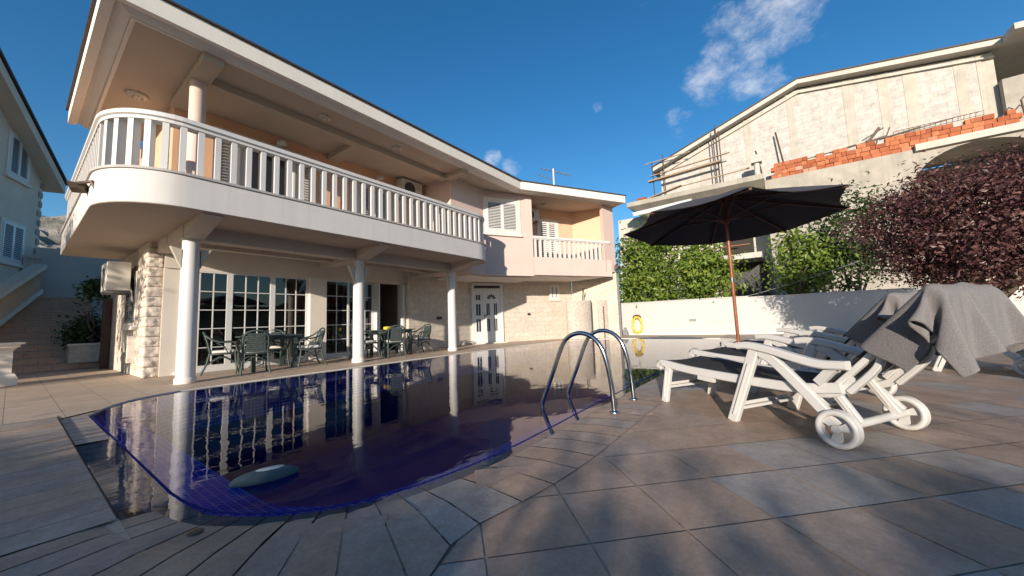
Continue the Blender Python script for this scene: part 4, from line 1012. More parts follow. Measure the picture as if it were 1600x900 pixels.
def make_lounger(label, back=47, group='white loungers by the pool', slingmat=SLING):
    """local x: foot to head, y: near (0) to far side (W), z up"""
    W = .64; t = thing('sun_lounger', label, 'sun lounger', (0, 0, 0), 0, group)
    ca, sa = math.cos(R(back)), math.sin(R(back))
    pv = Vector((1.45, 0, .385)); BL = .765
    def beam(P, w, h):                            # chunky moulded member along P
        mb = MB(); P = [Vector(p) for p in P]
        if len(P) > 2: P = bez(P, 5)
        mb.strap(P, h, w); return mb
    for y, s in ((0.0, -1), (W, 1)):
        mb = MB(); P = bez([(-.05, y, .33), (-.03, y, .368), (.02, y, .378), (.35, y, .345), (.87, y, .325), (1.25, y, .325), (1.50, y, .36)], 5)
        mb.strap(P, .040, .068)
        mb.bar((.42, y, .30), (.58, y, .29), .034, .05); mb.build('side_rail', PLASTIC, t)
        mb = beam([(.075, y, .345), (-.005, y, .0)], .072, .046); mb.bar((.055, y + s * .024, .30), (.012, y + s * .024, .05), .004, .03, up=(0, 1, 0)); mb.build('leg', PLASTIC, t)
        mb = beam([(.99, y + s * .045, .575), (.77, y + s * .055, 0)], .080, .050); mb.bar((.955, y + s * .073, .47), (.80, y + s * .081, .06), .005, .03, up=(0, 1, 0)); mb.build('leg', PLASTIC, t)
        beam([(1.03, y + s * .045, .56), (1.13, y + s * .047, .50), (1.30, y + s * .05, .335), (1.49, y + s * .055, .13)], .072, .046).build('rear_strut', PLASTIC, t)
        mb = MB(); P = bez([(.865, y + s * .05, .60), (.95, y + s * .05, .606), (1.10, y + s * .05, .582), (1.28, y + s * .05, .535), (1.42, y + s * .05, .508), (1.57, y + s * .05, .512)], 6)
        mb.strap(P, .070, .054)
        mb.bar((1.50, y + s * .03, .505), (1.38, y + s * .01, .38), .05, .05, up=(0, 1, 0)); mb.build('armrest', PLASTIC, t)
        mb = MB(); wheel(mb, (1.50, y + s * .082, .118)); mb.build('wheel', PLASTIC, t)
        b0 = pv + Vector((0, y - s * .03, 0)); u = Vector((ca, 0, sa)); q = Vector((sa, 0, -ca))
        beam([b0 + q * .02, b0 + u * BL + q * .02], .034, .055).build('back_rail', PLASTIC, t)
        beam([b0 + u * .02 + q * .09, b0 + u * .24 + q * .085, b0 + u * .34 + q * .04], .034, .055).build('back_bracket', PLASTIC, t)
        yi = .09 if y == 0 else W - .09
        mb = beam([(1.36, yi, .40), (1.53, yi, .135)], .055, .04); mb.bar((1.40, yi - .022, .34), (1.50, yi - .022, .18), .010, .006, up=(0, 1, 0)); mb.build('back_stay', PLASTIC, t)
        mb = MB(); P = bez([(1.22, y - s * .03, .33), (1.36, y - s * .03, .30), (1.48, y - s * .03, .335), (1.56, y - s * .03, .42)], 5)
        mb.strap(P, .03, .05)
        mb.build('hinge_bracket', PLASTIC, t)
    mb = MB(); mb.bar((-.04, .02, .345), (-.04, W - .02, .345), .04, .05); mb.build('foot_rail', PLASTIC, t)
    mb = MB(); mb.tube([(1.50, -.07, .118), (1.50, W + .07, .118)], .026, 10); mb.build('axle', PLASTIC, t)
    for x, z in ((.03, .15), (.795, .10)):
        mb = MB(); mb.bar((x, .0, z), (x, W, z), .05, .022); mb.bar((x - .02, .0, z + .02), (x - .02, W, z + .02), .012, .03); mb.build('stretcher', PLASTIC, t)
    mb = MB(); e = pv + Vector((ca, 0, sa)) * BL; e -= Vector((ca, 0, sa)) * .03; mb.bar(e + Vector((0, .0, -.012)), e + Vector((0, W, -.012)), .03, .03); mb.build('back_bar', PLASTIC, t)
    # sling: seat and back as one long cloth with a little sag
    mb = MB(); prof = [(-.09, .358), (-.115, .385), (-.08, .405), (.05, .402), (.4, .372), (.8, .352), (1.2, .352), (1.40, .385)]
    prof += [(pv.x + ca * d - sa * .022, pv.z + sa * d + ca * .022) for d in (.08, .22, .4, .58, .70, .775)]
    ny = 8; V = []
    for x, z in prof:
        for k in range(ny + 1):
            y = .03 + (W - .06) * k / ny; sag = .020 * (1 - (2 * k / ny - 1) ** 2); V.append((x, y, z - sag))
    F = []
    for a in range(len(prof) - 1):
        for k in range(ny): F.append((a * (ny + 1) + k, a * (ny + 1) + k + 1, (a + 1) * (ny + 1) + k + 1, (a + 1) * (ny + 1) + k))
    mb.mesh(V, F, True); V2 = [(p[0], p[1], p[2] - .022) for p in V]; mb.mesh(V2, [f[::-1] for f in F], True)
    # closed side hems
    for k in (0, ny):
        for a in range(len(prof) - 1):
            i0, i1 = a * (ny + 1) + k, (a + 1) * (ny + 1) + k; q = [V[i0], V[i1], V2[i1], V2[i0]]; mb.face(q if k else q[::-1])
    mb.face([V[k] for k in range(ny + 1)] + [V2[k] for k in range(ny, -1, -1)])
    mb.build('sling', slingmat, t)
    return t
lz = math.atan2(-.53, -.85)
ldir = Vector((-.53, -.85)).normalized(); rz = math.atan2(ldir.y, ldir.x)
L1 = make_lounger('nearest white plastic sun lounger with wheels and charcoal sling, grey towel over its back')
L1.location = (3.93, .98, 0); L1.rotation_euler.z = rz
L2 = copy_tree(L1); L2.location = (5.21, .90, 0); L2['label'] = 'second white sun lounger, just beyond the nearest one, also with a towel over its back'
L3 = copy_tree(L1); L3.location = (6.75, .72, 0); L3['label'] = 'third white sun lounger of the row, bare white back left of the grey towels'
WS = make_lounger('white plastic lounger standing at the right edge of the photo in the shade', 50, 'white loungers by the pool', PLASTIC)
WS.location = (6.1, -4.1, 0); WS.rotation_euler.z = R(80)
L5 = make_lounger('white plastic lounger seen between the legs under the hanging grey towel', 12, 'white loungers by the pool', PLASTIC)
L5.location = (7.6, -.95, 0); L5.rotation_euler.z = R(-112)

# towels
def lw(s, y, z):                                  # lounger-local point to towel-local (same axes)
    return Vector((s, y, z))
# drape of the towel over the back rest in lounger axes: 29 x 37 points, x y z in millimetres
DRAPE = [
    1832, -42, 499, 1811, -46, 520, 1787, -49, 539, 1760, -52, 556, 1731, -54, 571, 1701, -56, 587, 1674, -57, 604, 1649, -56, 622, 1634, -34, 638, 1639, -4, 640, 1644, 27, 646, 1649, 58, 651,
    1653, 89, 655, 1641, 113, 670, 1652, 137, 655, 1647, 168, 649, 1640, 200, 642, 1633, 231, 634, 1627, 262, 628, 1624, 293, 624, 1623, 323, 623, 1625, 354, 625, 1628, 385, 629, 1633, 417, 634,
    1635, 448, 637, 1630, 477, 643, 1634, 506, 635, 1628, 537, 629, 1621, 568, 621, 1614, 600, 613, 1607, 631, 607, 1597, 660, 608, 1607, 686, 596, 1631, 693, 577, 1657, 695, 559, 1683, 698, 542,
    1709, 700, 524, 1854, -43, 523, 1832, -46, 544, 1807, -49, 562, 1779, -52, 578, 1749, -54, 594, 1721, -56, 609, 1694, -57, 626, 1670, -55, 646, 1656, -34, 662, 1662, -3, 665, 1667, 28, 670,
    1672, 59, 676, 1675, 89, 679, 1664, 114, 692, 1673, 140, 677, 1667, 171, 671, 1660, 202, 663, 1653, 234, 656, 1648, 265, 650, 1645, 295, 647, 1645, 326, 647, 1648, 357, 650, 1652, 388, 654,
    1655, 419, 658, 1658, 450, 661, 1652, 480, 665, 1654, 509, 657, 1648, 540, 650, 1641, 571, 643, 1634, 603, 635, 1628, 634, 628, 1619, 663, 630, 1631, 688, 618, 1655, 693, 599, 1682, 696, 582,
    1708, 699, 564, 1733, 701, 546, 1875, -44, 547, 1852, -45, 567, 1826, -47, 585, 1798, -52, 600, 1768, -54, 616, 1740, -56, 632, 1714, -57, 649, 1691, -55, 670, 1678, -33, 686, 1685, -2, 689,
    1690, 29, 695, 1695, 59, 700, 1697, 90, 703, 1686, 116, 714, 1693, 142, 699, 1687, 174, 692, 1680, 205, 684, 1673, 237, 677, 1669, 267, 672, 1667, 298, 670, 1667, 328, 671, 1671, 359, 674,
    1675, 391, 679, 1678, 422, 683, 1680, 452, 684, 1674, 482, 687, 1674, 512, 678, 1668, 543, 672, 1661, 575, 664, 1654, 606, 656, 1648, 637, 651, 1641, 666, 653, 1655, 690, 640, 1681, 695, 622,
    1707, 697, 604, 1733, 700, 587, 1758, 701, 568, 1896, -45, 571, 1872, -43, 590, 1845, -45, 607, 1816, -51, 622, 1787, -54, 638, 1759, -56, 654, 1734, -57, 673, 1712, -55, 694, 1700, -32, 711,
    1708, -1, 714, 1713, 29, 720, 1717, 60, 725, 1719, 91, 726, 1708, 118, 735, 1713, 145, 720, 1707, 176, 713, 1700, 208, 705, 1694, 239, 699, 1690, 270, 695, 1688, 300, 693, 1690, 331, 695,
    1694, 362, 699, 1698, 393, 703, 1701, 424, 707, 1702, 455, 708, 1696, 485, 709, 1695, 515, 700, 1688, 546, 693, 1680, 578, 685, 1674, 609, 678, 1669, 639, 673, 1664, 669, 675, 1680, 692, 662,
    1706, 696, 644, 1732, 699, 627, 1758, 701, 609, 1781, 701, 589, 1916, -49, 595, 1892, -43, 613, 1864, -44, 629, 1835, -49, 645, 1806, -54, 660, 1779, -56, 677, 1755, -57, 696, 1734, -54, 718,
    1723, -31, 736, 1731, 0, 739, 1736, 30, 745, 1740, 61, 749, 1741, 91, 749, 1729, 119, 756, 1733, 148, 742, 1726, 179, 734, 1719, 211, 727, 1714, 242, 721, 1711, 272, 717, 1711, 303, 717,
    1713, 333, 720, 1717, 365, 724, 1721, 396, 728, 1723, 427, 731, 1721, 457, 733, 1720, 487, 727, 1715, 518, 721, 1707, 549, 714, 1700, 581, 706, 1694, 612, 700, 1690, 642, 696, 1686, 672, 698,
    1705, 693, 684, 1731, 697, 667, 1758, 699, 650, 1783, 701, 631, 1805, 701, 610, 1934, -58, 619, 1911, -46, 636, 1883, -42, 652, 1854, -47, 667, 1825, -53, 683, 1799, -55, 700, 1776, -56, 720,
    1756, -54, 743, 1746, -30, 761, 1750, 1, 767, 1759, 31, 769, 1762, 62, 772, 1762, 92, 772, 1751, 121, 777, 1753, 150, 763, 1746, 182, 755, 1740, 213, 748, 1735, 244, 743, 1732, 275, 741,
    1733, 305, 741, 1736, 336, 744, 1740, 367, 749, 1744, 398, 753, 1745, 429, 755, 1743, 459, 755, 1741, 490, 749, 1734, 521, 743, 1727, 552, 735, 1720, 584, 727, 1715, 614, 722, 1712, 645, 719,
    1710, 675, 721, 1730, 695, 707, 1756, 698, 690, 1783, 700, 672, 1807, 701, 653, 1828, 700, 631, 1947, -72, 643, 1929, -52, 659, 1901, -42, 674, 1872, -45, 689, 1845, -52, 705, 1820, -55, 723,
    1797, -55, 744, 1778, -53, 768, 1769, -28, 785, 1777, 3, 789, 1777, 33, 797, 1784, 63, 796, 1783, 93, 795, 1773, 123, 797, 1773, 153, 784, 1766, 185, 777, 1760, 216, 770, 1756, 247, 765,
    1754, 277, 764, 1756, 308, 765, 1759, 339, 769, 1763, 370, 773, 1766, 401, 777, 1767, 432, 778, 1765, 462, 776, 1761, 493, 771, 1754, 524, 764, 1747, 555, 756, 1740, 586, 749, 1735, 617, 744,
    1733, 647, 742, 1733, 678, 744, 1755, 696, 730, 1782, 699, 712, 1808, 700, 695, 1831, 700, 675, 1852, 698, 652, 1951, -90, 667, 1943, -63, 682, 1920, -45, 696, 1891, -42, 712, 1864, -50, 728,
    1840, -55, 747, 1819, -55, 768, 1800, -52, 793, 1792, -27, 810, 1800, 4, 813, 1803, 35, 817, 1800, 64, 823, 1804, 94, 817, 1795, 125, 816, 1793, 156, 805, 1786, 187, 798, 1780, 219, 792,
    1777, 249, 788, 1776, 279, 788, 1778, 310, 790, 1782, 341, 794, 1786, 373, 798, 1789, 404, 801, 1789, 434, 801, 1786, 465, 798, 1781, 495, 793, 1774, 527, 785, 1767, 558, 777, 1760, 589, 771,
    1756, 619, 766, 1753, 650, 768, 1757, 680, 767, 1780, 696, 752, 1807, 700, 735, 1832, 700, 717, 1855, 699, 696, 1874, 696, 673, 1946, -108, 691, 1950, -79, 705, 1937, -52, 719, 1910, -42, 734,
    1883, -46, 751, 1861, -54, 770, 1840, -54, 793, 1822, -52, 819, 1815, -25, 835, 1823, 5, 838, 1826, 36, 841, 1826, 66, 841, 1819, 96, 843, 1819, 127, 833, 1812, 159, 826, 1806, 190, 819,
    1801, 221, 814, 1798, 251, 811, 1799, 282, 812, 1801, 313, 814, 1805, 344, 819, 1809, 375, 823, 1811, 406, 825, 1810, 437, 824, 1807, 467, 820, 1801, 498, 814, 1794, 530, 806, 1787, 561, 799,
    1781, 592, 793, 1778, 622, 789, 1774, 652, 792, 1781, 683, 790, 1805, 697, 775, 1832, 699, 758, 1857, 699, 739, 1878, 697, 717, 1897, 693, 693, 1934, -123, 713, 1946, -96, 728, 1948, -66, 742,
    1929, -45, 757, 1903, -43, 774, 1881, -48, 795, 1862, -54, 818, 1844, -51, 844, 1838, -24, 860, 1845, 7, 862, 1848, 37, 864, 1847, 68, 863, 1843, 99, 860, 1834, 130, 858, 1832, 161, 847,
    1826, 193, 841, 1822, 223, 836, 1820, 254, 835, 1821, 284, 836, 1824, 315, 839, 1828, 347, 843, 1832, 378, 847, 1833, 409, 848, 1831, 439, 847, 1827, 470, 842, 1821, 501, 835, 1813, 532, 827,
    1807, 564, 820, 1802, 594, 815, 1799, 625, 812, 1797, 655, 816, 1806, 685, 813, 1831, 697, 798, 1857, 699, 780, 1881, 698, 760, 1901, 692, 738, 1918, 687, 713, 1919, -135, 735, 1937, -112, 751,
    1946, -83, 765, 1946, -54, 779, 1924, -43, 798, 1902, -48, 819, 1883, -49, 843, 1866, -50, 870, 1861, -23, 885, 1868, 8, 886, 1869, 39, 887, 1868, 69, 886, 1864, 100, 881, 1857, 132, 876,
    1850, 164, 870, 1846, 195, 863, 1843, 226, 859, 1842, 256, 858, 1844, 287, 860, 1847, 318, 864, 1851, 349, 868, 1854, 380, 871, 1855, 411, 872, 1852, 442, 869, 1847, 473, 864, 1840, 504, 856,
    1833, 535, 849, 1827, 566, 842, 1823, 597, 837, 1821, 627, 836, 1819, 658, 840, 1830, 687, 837, 1856, 697, 820, 1881, 698, 802, 1904, 693, 782, 1923, 686, 759, 1940, 684, 733, 1905, -148, 758,
    1920, -122, 772, 1939, -100, 788, 1943, -72, 804, 1944, -48, 821, 1923, -53, 843, 1906, -48, 868, 1888, -50, 896, 1884, -21, 910, 1889, 9, 911, 1890, 40, 910, 1888, 71, 908, 1883, 102, 903,
    1878, 134, 896, 1871, 166, 891, 1867, 197, 885, 1864, 228, 882, 1864, 258, 882, 1867, 289, 885, 1870, 321, 889, 1874, 352, 893, 1876, 383, 895, 1876, 414, 895, 1873, 444, 891, 1867, 475, 885,
    1860, 507, 878, 1853, 538, 870, 1847, 569, 864, 1844, 600, 860, 1843, 630, 860, 1842, 661, 864, 1855, 689, 860, 1881, 696, 843, 1906, 695, 824, 1926, 686, 803, 1945, 683, 779, 1960, 691, 752,
    1906, -167, 780, 1912, -138, 795, 1923, -112, 810, 1938, -91, 828, 1939, -66, 847, 1942, -48, 868, 1926, -56, 894, 1911, -49, 921, 1908, -20, 933, 1912, 10, 934, 1912, 41, 933, 1908, 72, 929,
    1903, 104, 924, 1897, 136, 918, 1892, 168, 912, 1888, 199, 907, 1886, 230, 905, 1887, 260, 906, 1890, 292, 909, 1894, 323, 913, 1897, 355, 917, 1898, 385, 919, 1897, 416, 917, 1893, 447, 913,
    1887, 478, 906, 1880, 510, 899, 1873, 541, 892, 1868, 572, 886, 1866, 602, 883, 1866, 633, 884, 1864, 664, 889, 1880, 691, 883, 1906, 695, 866, 1928, 687, 846, 1949, 685, 824, 1960, 699, 799,
    1954, 713, 771, 1926, -183, 792, 1924, -158, 813, 1924, -132, 832, 1927, -108, 851, 1932, -85, 872, 1936, -66, 895, 1947, -48, 919, 1932, -49, 948, 1931, -19, 957, 1934, 12, 957, 1933, 42, 955,
    1928, 73, 951, 1923, 106, 945, 1917, 138, 939, 1912, 170, 934, 1909, 201, 930, 1908, 232, 929, 1909, 263, 930, 1913, 294, 934, 1916, 326, 938, 1919, 357, 941, 1920, 388, 942, 1918, 419, 939,
    1913, 450, 934, 1907, 481, 927, 1900, 513, 920, 1894, 544, 913, 1889, 575, 909, 1887, 605, 907, 1888, 636, 908, 1886, 667, 914, 1904, 693, 907, 1930, 690, 888, 1952, 687, 868, 1958, 706, 845,
    1951, 721, 818, 1941, 732, 789, 1952, -170, 782, 1953, -152, 809, 1953, -135, 835, 1952, -118, 861, 1950, -102, 887, 1948, -85, 914, 1946, -66, 941, 1958, -51, 970, 1953, -20, 979, 1952, 12, 981,
    1947, 42, 981, 1942, 74, 978, 1937, 106, 971, 1935, 139, 964, 1933, 171, 957, 1931, 203, 954, 1930, 234, 953, 1929, 266, 957, 1929, 297, 963, 1930, 329, 969, 1930, 360, 972, 1930, 391, 972,
    1930, 421, 967, 1929, 452, 959, 1925, 484, 950, 1919, 516, 941, 1914, 547, 936, 1911, 578, 932, 1910, 609, 931, 1910, 639, 933, 1907, 672, 940, 1929, 692, 929, 1954, 688, 910, 1953, 710, 889,
    1941, 722, 863, 1927, 726, 835, 1917, 728, 804, 1962, -144, 767, 1960, -125, 793, 1957, -108, 819, 1954, -92, 844, 1950, -75, 870, 1953, -59, 898, 1971, -57, 925, 1986, -45, 953, 1985, -16, 966,
    1979, 16, 967, 1976, 47, 969, 1972, 79, 971, 1967, 111, 974, 1962, 143, 976, 1956, 175, 977, 1952, 206, 976, 1951, 236, 975, 1950, 268, 978, 1950, 300, 985, 1951, 331, 990, 1950, 363, 994,
    1948, 393, 995, 1944, 424, 993, 1939, 455, 986, 1936, 487, 976, 1934, 519, 967, 1933, 550, 960, 1932, 581, 957, 1932, 612, 955, 1932, 644, 958, 1929, 676, 966, 1953, 690, 951, 1945, 710, 931,
    1929, 718, 907, 1916, 715, 879, 1905, 714, 848, 1895, 715, 817, 1961, -116, 750, 1957, -99, 776, 1954, -82, 801, 1953, -65, 827, 1958, -50, 854, 1975, -45, 881, 1995, -46, 907, 2010, -41, 934,
    2006, -10, 940, 2002, 21, 944, 2000, 52, 948, 1996, 84, 951, 1991, 117, 952, 1988, 148, 957, 1986, 178, 963, 1983, 209, 966, 1982, 239, 970, 1980, 271, 971, 1976, 303, 967, 1973, 335, 968,
    1975, 365, 975, 1970, 396, 973, 1968, 427, 973, 1969, 458, 977, 1966, 491, 976, 1962, 522, 976, 1959, 553, 976, 1955, 583, 977, 1954, 615, 976, 1955, 647, 979, 1955, 679, 983, 1940, 705, 971,
    1920, 712, 948, 1904, 710, 922, 1891, 708, 894, 1880, 708, 863, 1870, 709, 831, 1960, -89, 733, 1959, -72, 759, 1958, -55, 785, 1970, -44, 811, 1985, -46, 839, 2001, -53, 866, 2015, -63, 894,
    2018, -33, 904, 2015, -3, 911, 2015, 27, 916, 2015, 58, 921, 2014, 90, 924, 2013, 122, 929, 2010, 152, 933, 2006, 182, 937, 2006, 212, 941, 2005, 243, 946, 1999, 275, 946, 2002, 307, 950,
    2000, 338, 952, 1994, 368, 950, 1996, 398, 954, 1995, 430, 956, 1990, 461, 953, 1989, 494, 954, 1988, 525, 957, 1987, 556, 960, 1985, 586, 964, 1984, 618, 966, 1983, 650, 966, 1979, 683, 963,
    1963, 707, 949, 1944, 725, 932, 1923, 732, 910, 1904, 736, 886, 1887, 738, 859, 1871, 738, 830, 1962, -62, 717, 1967, -45, 743, 1983, -43, 769, 1996, -52, 795, 2005, -65, 823, 2011, -79, 852,
    2027, -55, 866, 2022, -25, 874, 2010, 2, 879, 2010, 33, 884, 2016, 64, 889, 2017, 96, 893, 2007, 126, 897, 2015, 156, 902, 2018, 186, 908, 2023, 215, 915, 2013, 245, 915, 2016, 277, 919,
    2016, 309, 922, 2013, 341, 924, 2015, 371, 927, 2014, 401, 929, 2012, 433, 929, 2012, 465, 930, 2012, 497, 932, 2010, 528, 933, 2009, 558, 936, 2007, 588, 938, 2005, 620, 940, 2005, 653, 942,
    2000, 686, 940, 1975, 696, 923, 1962, 718, 906, 1947, 738, 889, 1926, 752, 869, 1906, 760, 845, 1887, 764, 820, 1979, -39, 701, 1993, -49, 726, 2001, -63, 753, 2004, -78, 780, 2005, -93, 809,
    2028, -76, 826, 2034, -47, 837, 2024, -19, 843, 2010, 8, 848, 2011, 39, 853, 2017, 70, 857, 2016, 102, 861, 2008, 132, 866, 2012, 163, 871, 2017, 192, 877, 2032, 219, 885, 2017, 248, 884,
    2017, 280, 887, 2017, 312, 890, 2021, 343, 893, 2019, 373, 895, 2016, 404, 897, 2020, 436, 898, 2017, 468, 899, 2010, 499, 900, 2016, 530, 902, 2013, 560, 904, 2016, 590, 908, 2017, 622, 911,
    2021, 654, 915, 2016, 686, 913, 1989, 686, 896, 1970, 703, 880, 1960, 727, 863, 1947, 749, 844, 1929, 768, 824, 1908, 782, 804, 1994, -61, 684, 1997, -76, 711, 1997, -91, 738, 2000, -106, 765,
    2025, -94, 784, 2040, -69, 797, 2039, -38, 807, 2022, -14, 812, 2009, 14, 817, 2012, 45, 822, 2018, 76, 826, 2015, 108, 830, 2009, 139, 835, 2013, 169, 840, 2024, 196, 847, 2040, 222, 855,
    2025, 251, 854, 2019, 283, 856, 2019, 315, 859, 2023, 345, 862, 2022, 376, 864, 2018, 407, 865, 2021, 439, 866, 2015, 471, 867, 2012, 502, 868, 2018, 532, 871, 2013, 563, 873, 2015, 594, 876,
    2014, 626, 880, 2030, 654, 885, 2030, 686, 884, 2004, 694, 870, 1979, 688, 853, 1969, 712, 836, 1957, 735, 817, 1944, 758, 798, 1929, 779, 779, 1986, -88, 670, 1989, -103, 697, 1996, -118, 723,
    2020, -111, 742, 2039, -89, 757, 2048, -60, 768, 2041, -31, 776, 2020, -8, 781, 2009, 20, 786, 2013, 51, 790, 2018, 82, 794, 2014, 114, 799, 2011, 145, 803, 2017, 174, 809, 2034, 199, 817,
    2048, 226, 824, 2033, 255, 824, 2024, 286, 825, 2021, 317, 828, 2025, 347, 830, 2024, 378, 832, 2020, 409, 833, 2021, 442, 834, 2015, 474, 835, 2015, 505, 836, 2020, 535, 839, 2014, 565, 842,
    2015, 597, 845, 2018, 629, 849, 2039, 654, 854, 2044, 685, 855, 2019, 699, 843, 1997, 686, 827, 1974, 696, 808, 1966, 721, 790, 1951, 742, 771, 1936, 764, 753, 1980, -116, 655, 1991, -130, 680,
    2015, -126, 699, 2036, -107, 715, 2051, -81, 728, 2055, -51, 739, 2041, -24, 745, 2019, -3, 750, 2009, 26, 754, 2014, 57, 759, 2019, 89, 763, 2014, 120, 767, 2013, 151, 772, 2024, 179, 779,
    2043, 202, 787, 2057, 230, 794, 2042, 259, 794, 2029, 289, 794, 2025, 319, 796, 2027, 350, 799, 2026, 381, 800, 2023, 412, 801, 2020, 445, 802, 2016, 477, 803, 2018, 508, 805, 2021, 538, 808,
    2016, 568, 810, 2016, 600, 814, 2023, 632, 818, 2046, 654, 824, 2056, 683, 826, 2035, 703, 816, 2012, 691, 800, 1987, 684, 782, 1973, 705, 762, 1957, 726, 744, 1941, 747, 726, 1988, -141, 638,
    2011, -141, 658, 2032, -124, 673, 2050, -101, 687, 2061, -73, 700, 2059, -42, 709, 2040, -18, 714, 2018, 2, 718, 2009, 32, 723, 2015, 63, 727, 2019, 95, 731, 2015, 126, 736, 2018, 156, 741,
    2031, 183, 748, 2052, 205, 757, 2065, 234, 764, 2051, 263, 764, 2037, 292, 764, 2029, 322, 765, 2029, 352, 767, 2028, 383, 769, 2024, 415, 769, 2021, 448, 770, 2019, 479, 771, 2022, 510, 774,
    2022, 540, 776, 2018, 571, 779, 2018, 603, 783, 2029, 634, 787, 2053, 654, 793, 2068, 681, 797, 2051, 705, 789, 2025, 701, 772, 2003, 686, 754, 1976, 687, 736, 1960, 708, 718, 1945, 729, 700,
    2006, -155, 616, 2028, -140, 631, 2046, -118, 646, 2062, -93, 659, 2070, -64, 671, 2061, -34, 679, 2038, -14, 683, 2017, 7, 687, 2010, 38, 691, 2016, 70, 696, 2020, 101, 700, 2017, 132, 705,
    2023, 162, 711, 2040, 186, 718, 2061, 208, 727, 2073, 237, 734, 2060, 267, 734, 2045, 295, 734, 2035, 324, 734, 2031, 355, 736, 2030, 386, 737, 2026, 418, 738, 2024, 451, 738, 2023, 482, 740,
    2024, 513, 742, 2023, 543, 745, 2019, 574, 748, 2022, 607, 751, 2035, 636, 756, 2060, 655, 762, 2078, 679, 767, 2067, 707, 761, 2040, 708, 745, 2017, 694, 727, 1992, 685, 708, 1967, 692, 691,
    1949, 711, 674, 2024, -156, 590, 2042, -134, 604, 2059, -111, 618, 2074, -85, 631, 2076, -54, 642, 2060, -28, 648, 2036, -10, 652, 2016, 13, 656, 2011, 44, 660, 2017, 76, 664, 2020, 107, 669,
    2020, 138, 674, 2029, 166, 680, 2048, 189, 688, 2070, 211, 697, 2081, 241, 704, 2069, 271, 704, 2054, 299, 704, 2043, 328, 704, 2036, 358, 704, 2032, 389, 705, 2030, 421, 706, 2027, 454, 707,
    2026, 485, 708, 2026, 515, 711, 2024, 546, 714, 2022, 578, 717, 2026, 610, 720, 2041, 638, 725, 2067, 655, 732, 2087, 677, 737, 2081, 707, 733, 2055, 715, 717, 2031, 703, 699, 2008, 689, 681,
    1982, 686, 664, 1958, 697, 648, 2037, -149, 562, 2054, -127, 576, 2072, -104, 590, 2084, -76, 603, 2079, -46, 612, 2059, -22, 617, 2034, -6, 620, 2015, 19, 624, 2012, 51, 628, 2018, 82, 633,
    2020, 114, 637, 2024, 144, 643, 2037, 171, 650, 2058, 192, 658, 2079, 214, 667, 2089, 245, 673, 2078, 275, 674, 2064, 303, 674, 2052, 331, 673, 2043, 361, 673, 2038, 392, 674, 2034, 425, 674,
    2032, 457, 675, 2030, 487, 677, 2028, 518, 679, 2026, 549, 682, 2025, 581, 686, 2030, 613, 689, 2048, 639, 695, 2073, 656, 701, 2096, 676, 706, 2095, 707, 704, 2070, 720, 690, 2045, 711, 671,
    2023, 696, 653, 1998, 687, 637, 1972, 688, 621, 2049, -142, 534, 2067, -119, 548, 2084, -96, 562, 2092, -67, 574, 2081, -38, 581, 2058, -18, 585, 2033, -1, 589, 2015, 25, 593, 2014, 57, 597,
    2019, 88, 601, 2023, 119, 606, 2030, 149, 612, 2045, 175, 619, 2067, 195, 628, 2088, 218, 637, 2096, 249, 643, 2087, 279, 644, 2073, 306, 644, 2060, 334, 643, 2051, 364, 643, 2044, 396, 642,
    2040, 428, 643, 2037, 459, 644, 2034, 490, 646, 2032, 521, 648, 2030, 552, 651, 2029, 584, 655, 2035, 616, 659, 2054, 641, 664, 2080, 657, 670, 2104, 675, 676, 2109, 706, 675, 2086, 724, 662,
    2060, 718, 644, 2037, 703, 626, 2014, 692, 610, 1988, 687, 594, 2061, -134, 506, 2079, -112, 520, 2096, -87, 534, 2098, -57, 545, 2080, -31, 550, 2056, -14, 554, 2031, 4, 558, 2014, 31, 561,
    2016, 63, 566, 2023, 94, 570, 2028, 125, 575, 2036, 154, 581, 2053, 178, 589, 2076, 198, 598, 2097, 221, 607, 2104, 252, 613, 2096, 282, 614, 2082, 310, 614, 2069, 338, 613, 2059, 368, 612,
    2052, 399, 611, 2047, 431, 612, 2043, 462, 613, 2039, 493, 615, 2036, 523, 617, 2033, 555, 620, 2032, 587, 623, 2040, 619, 628, 2061, 642, 633, 2086, 658, 639, 2111, 675, 645, 2121, 705, 646,
    2101, 727, 634, 2075, 724, 616, 2052, 710, 599, 2030, 697, 583, 2004, 691, 567]
def make_towel(label):
    V = [(DRAPE[k] / 1000, DRAPE[k + 1] / 1000, DRAPE[k + 2] / 1000) for k in range(0, len(DRAPE), 3)]
    mb = MB(); mb.mesh(V, [(i * 37 + j, (i + 1) * 37 + j, (i + 1) * 37 + j + 1, i * 37 + j + 1) for i in range(28) for j in range(36)], True)
    o = mb.build('towel', TOWEL, None, None, (0, 0, 0)); tag(o, label, 'towel', 'grey towels hung over the loungers')
    md = o.modifiers.new('sub', 'SUBSURF'); md.levels = 1; md.render_levels = 2
    md = o.modifiers.new('thick', 'SOLIDIFY'); md.thickness = .010; md.offset = 0
    return o
T1 = make_towel('large grey terry towel hanging in folds over the back of the nearest lounger')
T1.location = L1.location; T1.rotation_euler.z = rz
T2 = T1.copy(); COL.objects.link(T2); T2.location = L2.location; T2['label'] = 'grey towel on the second lounger, half hidden behind the nearer towel'

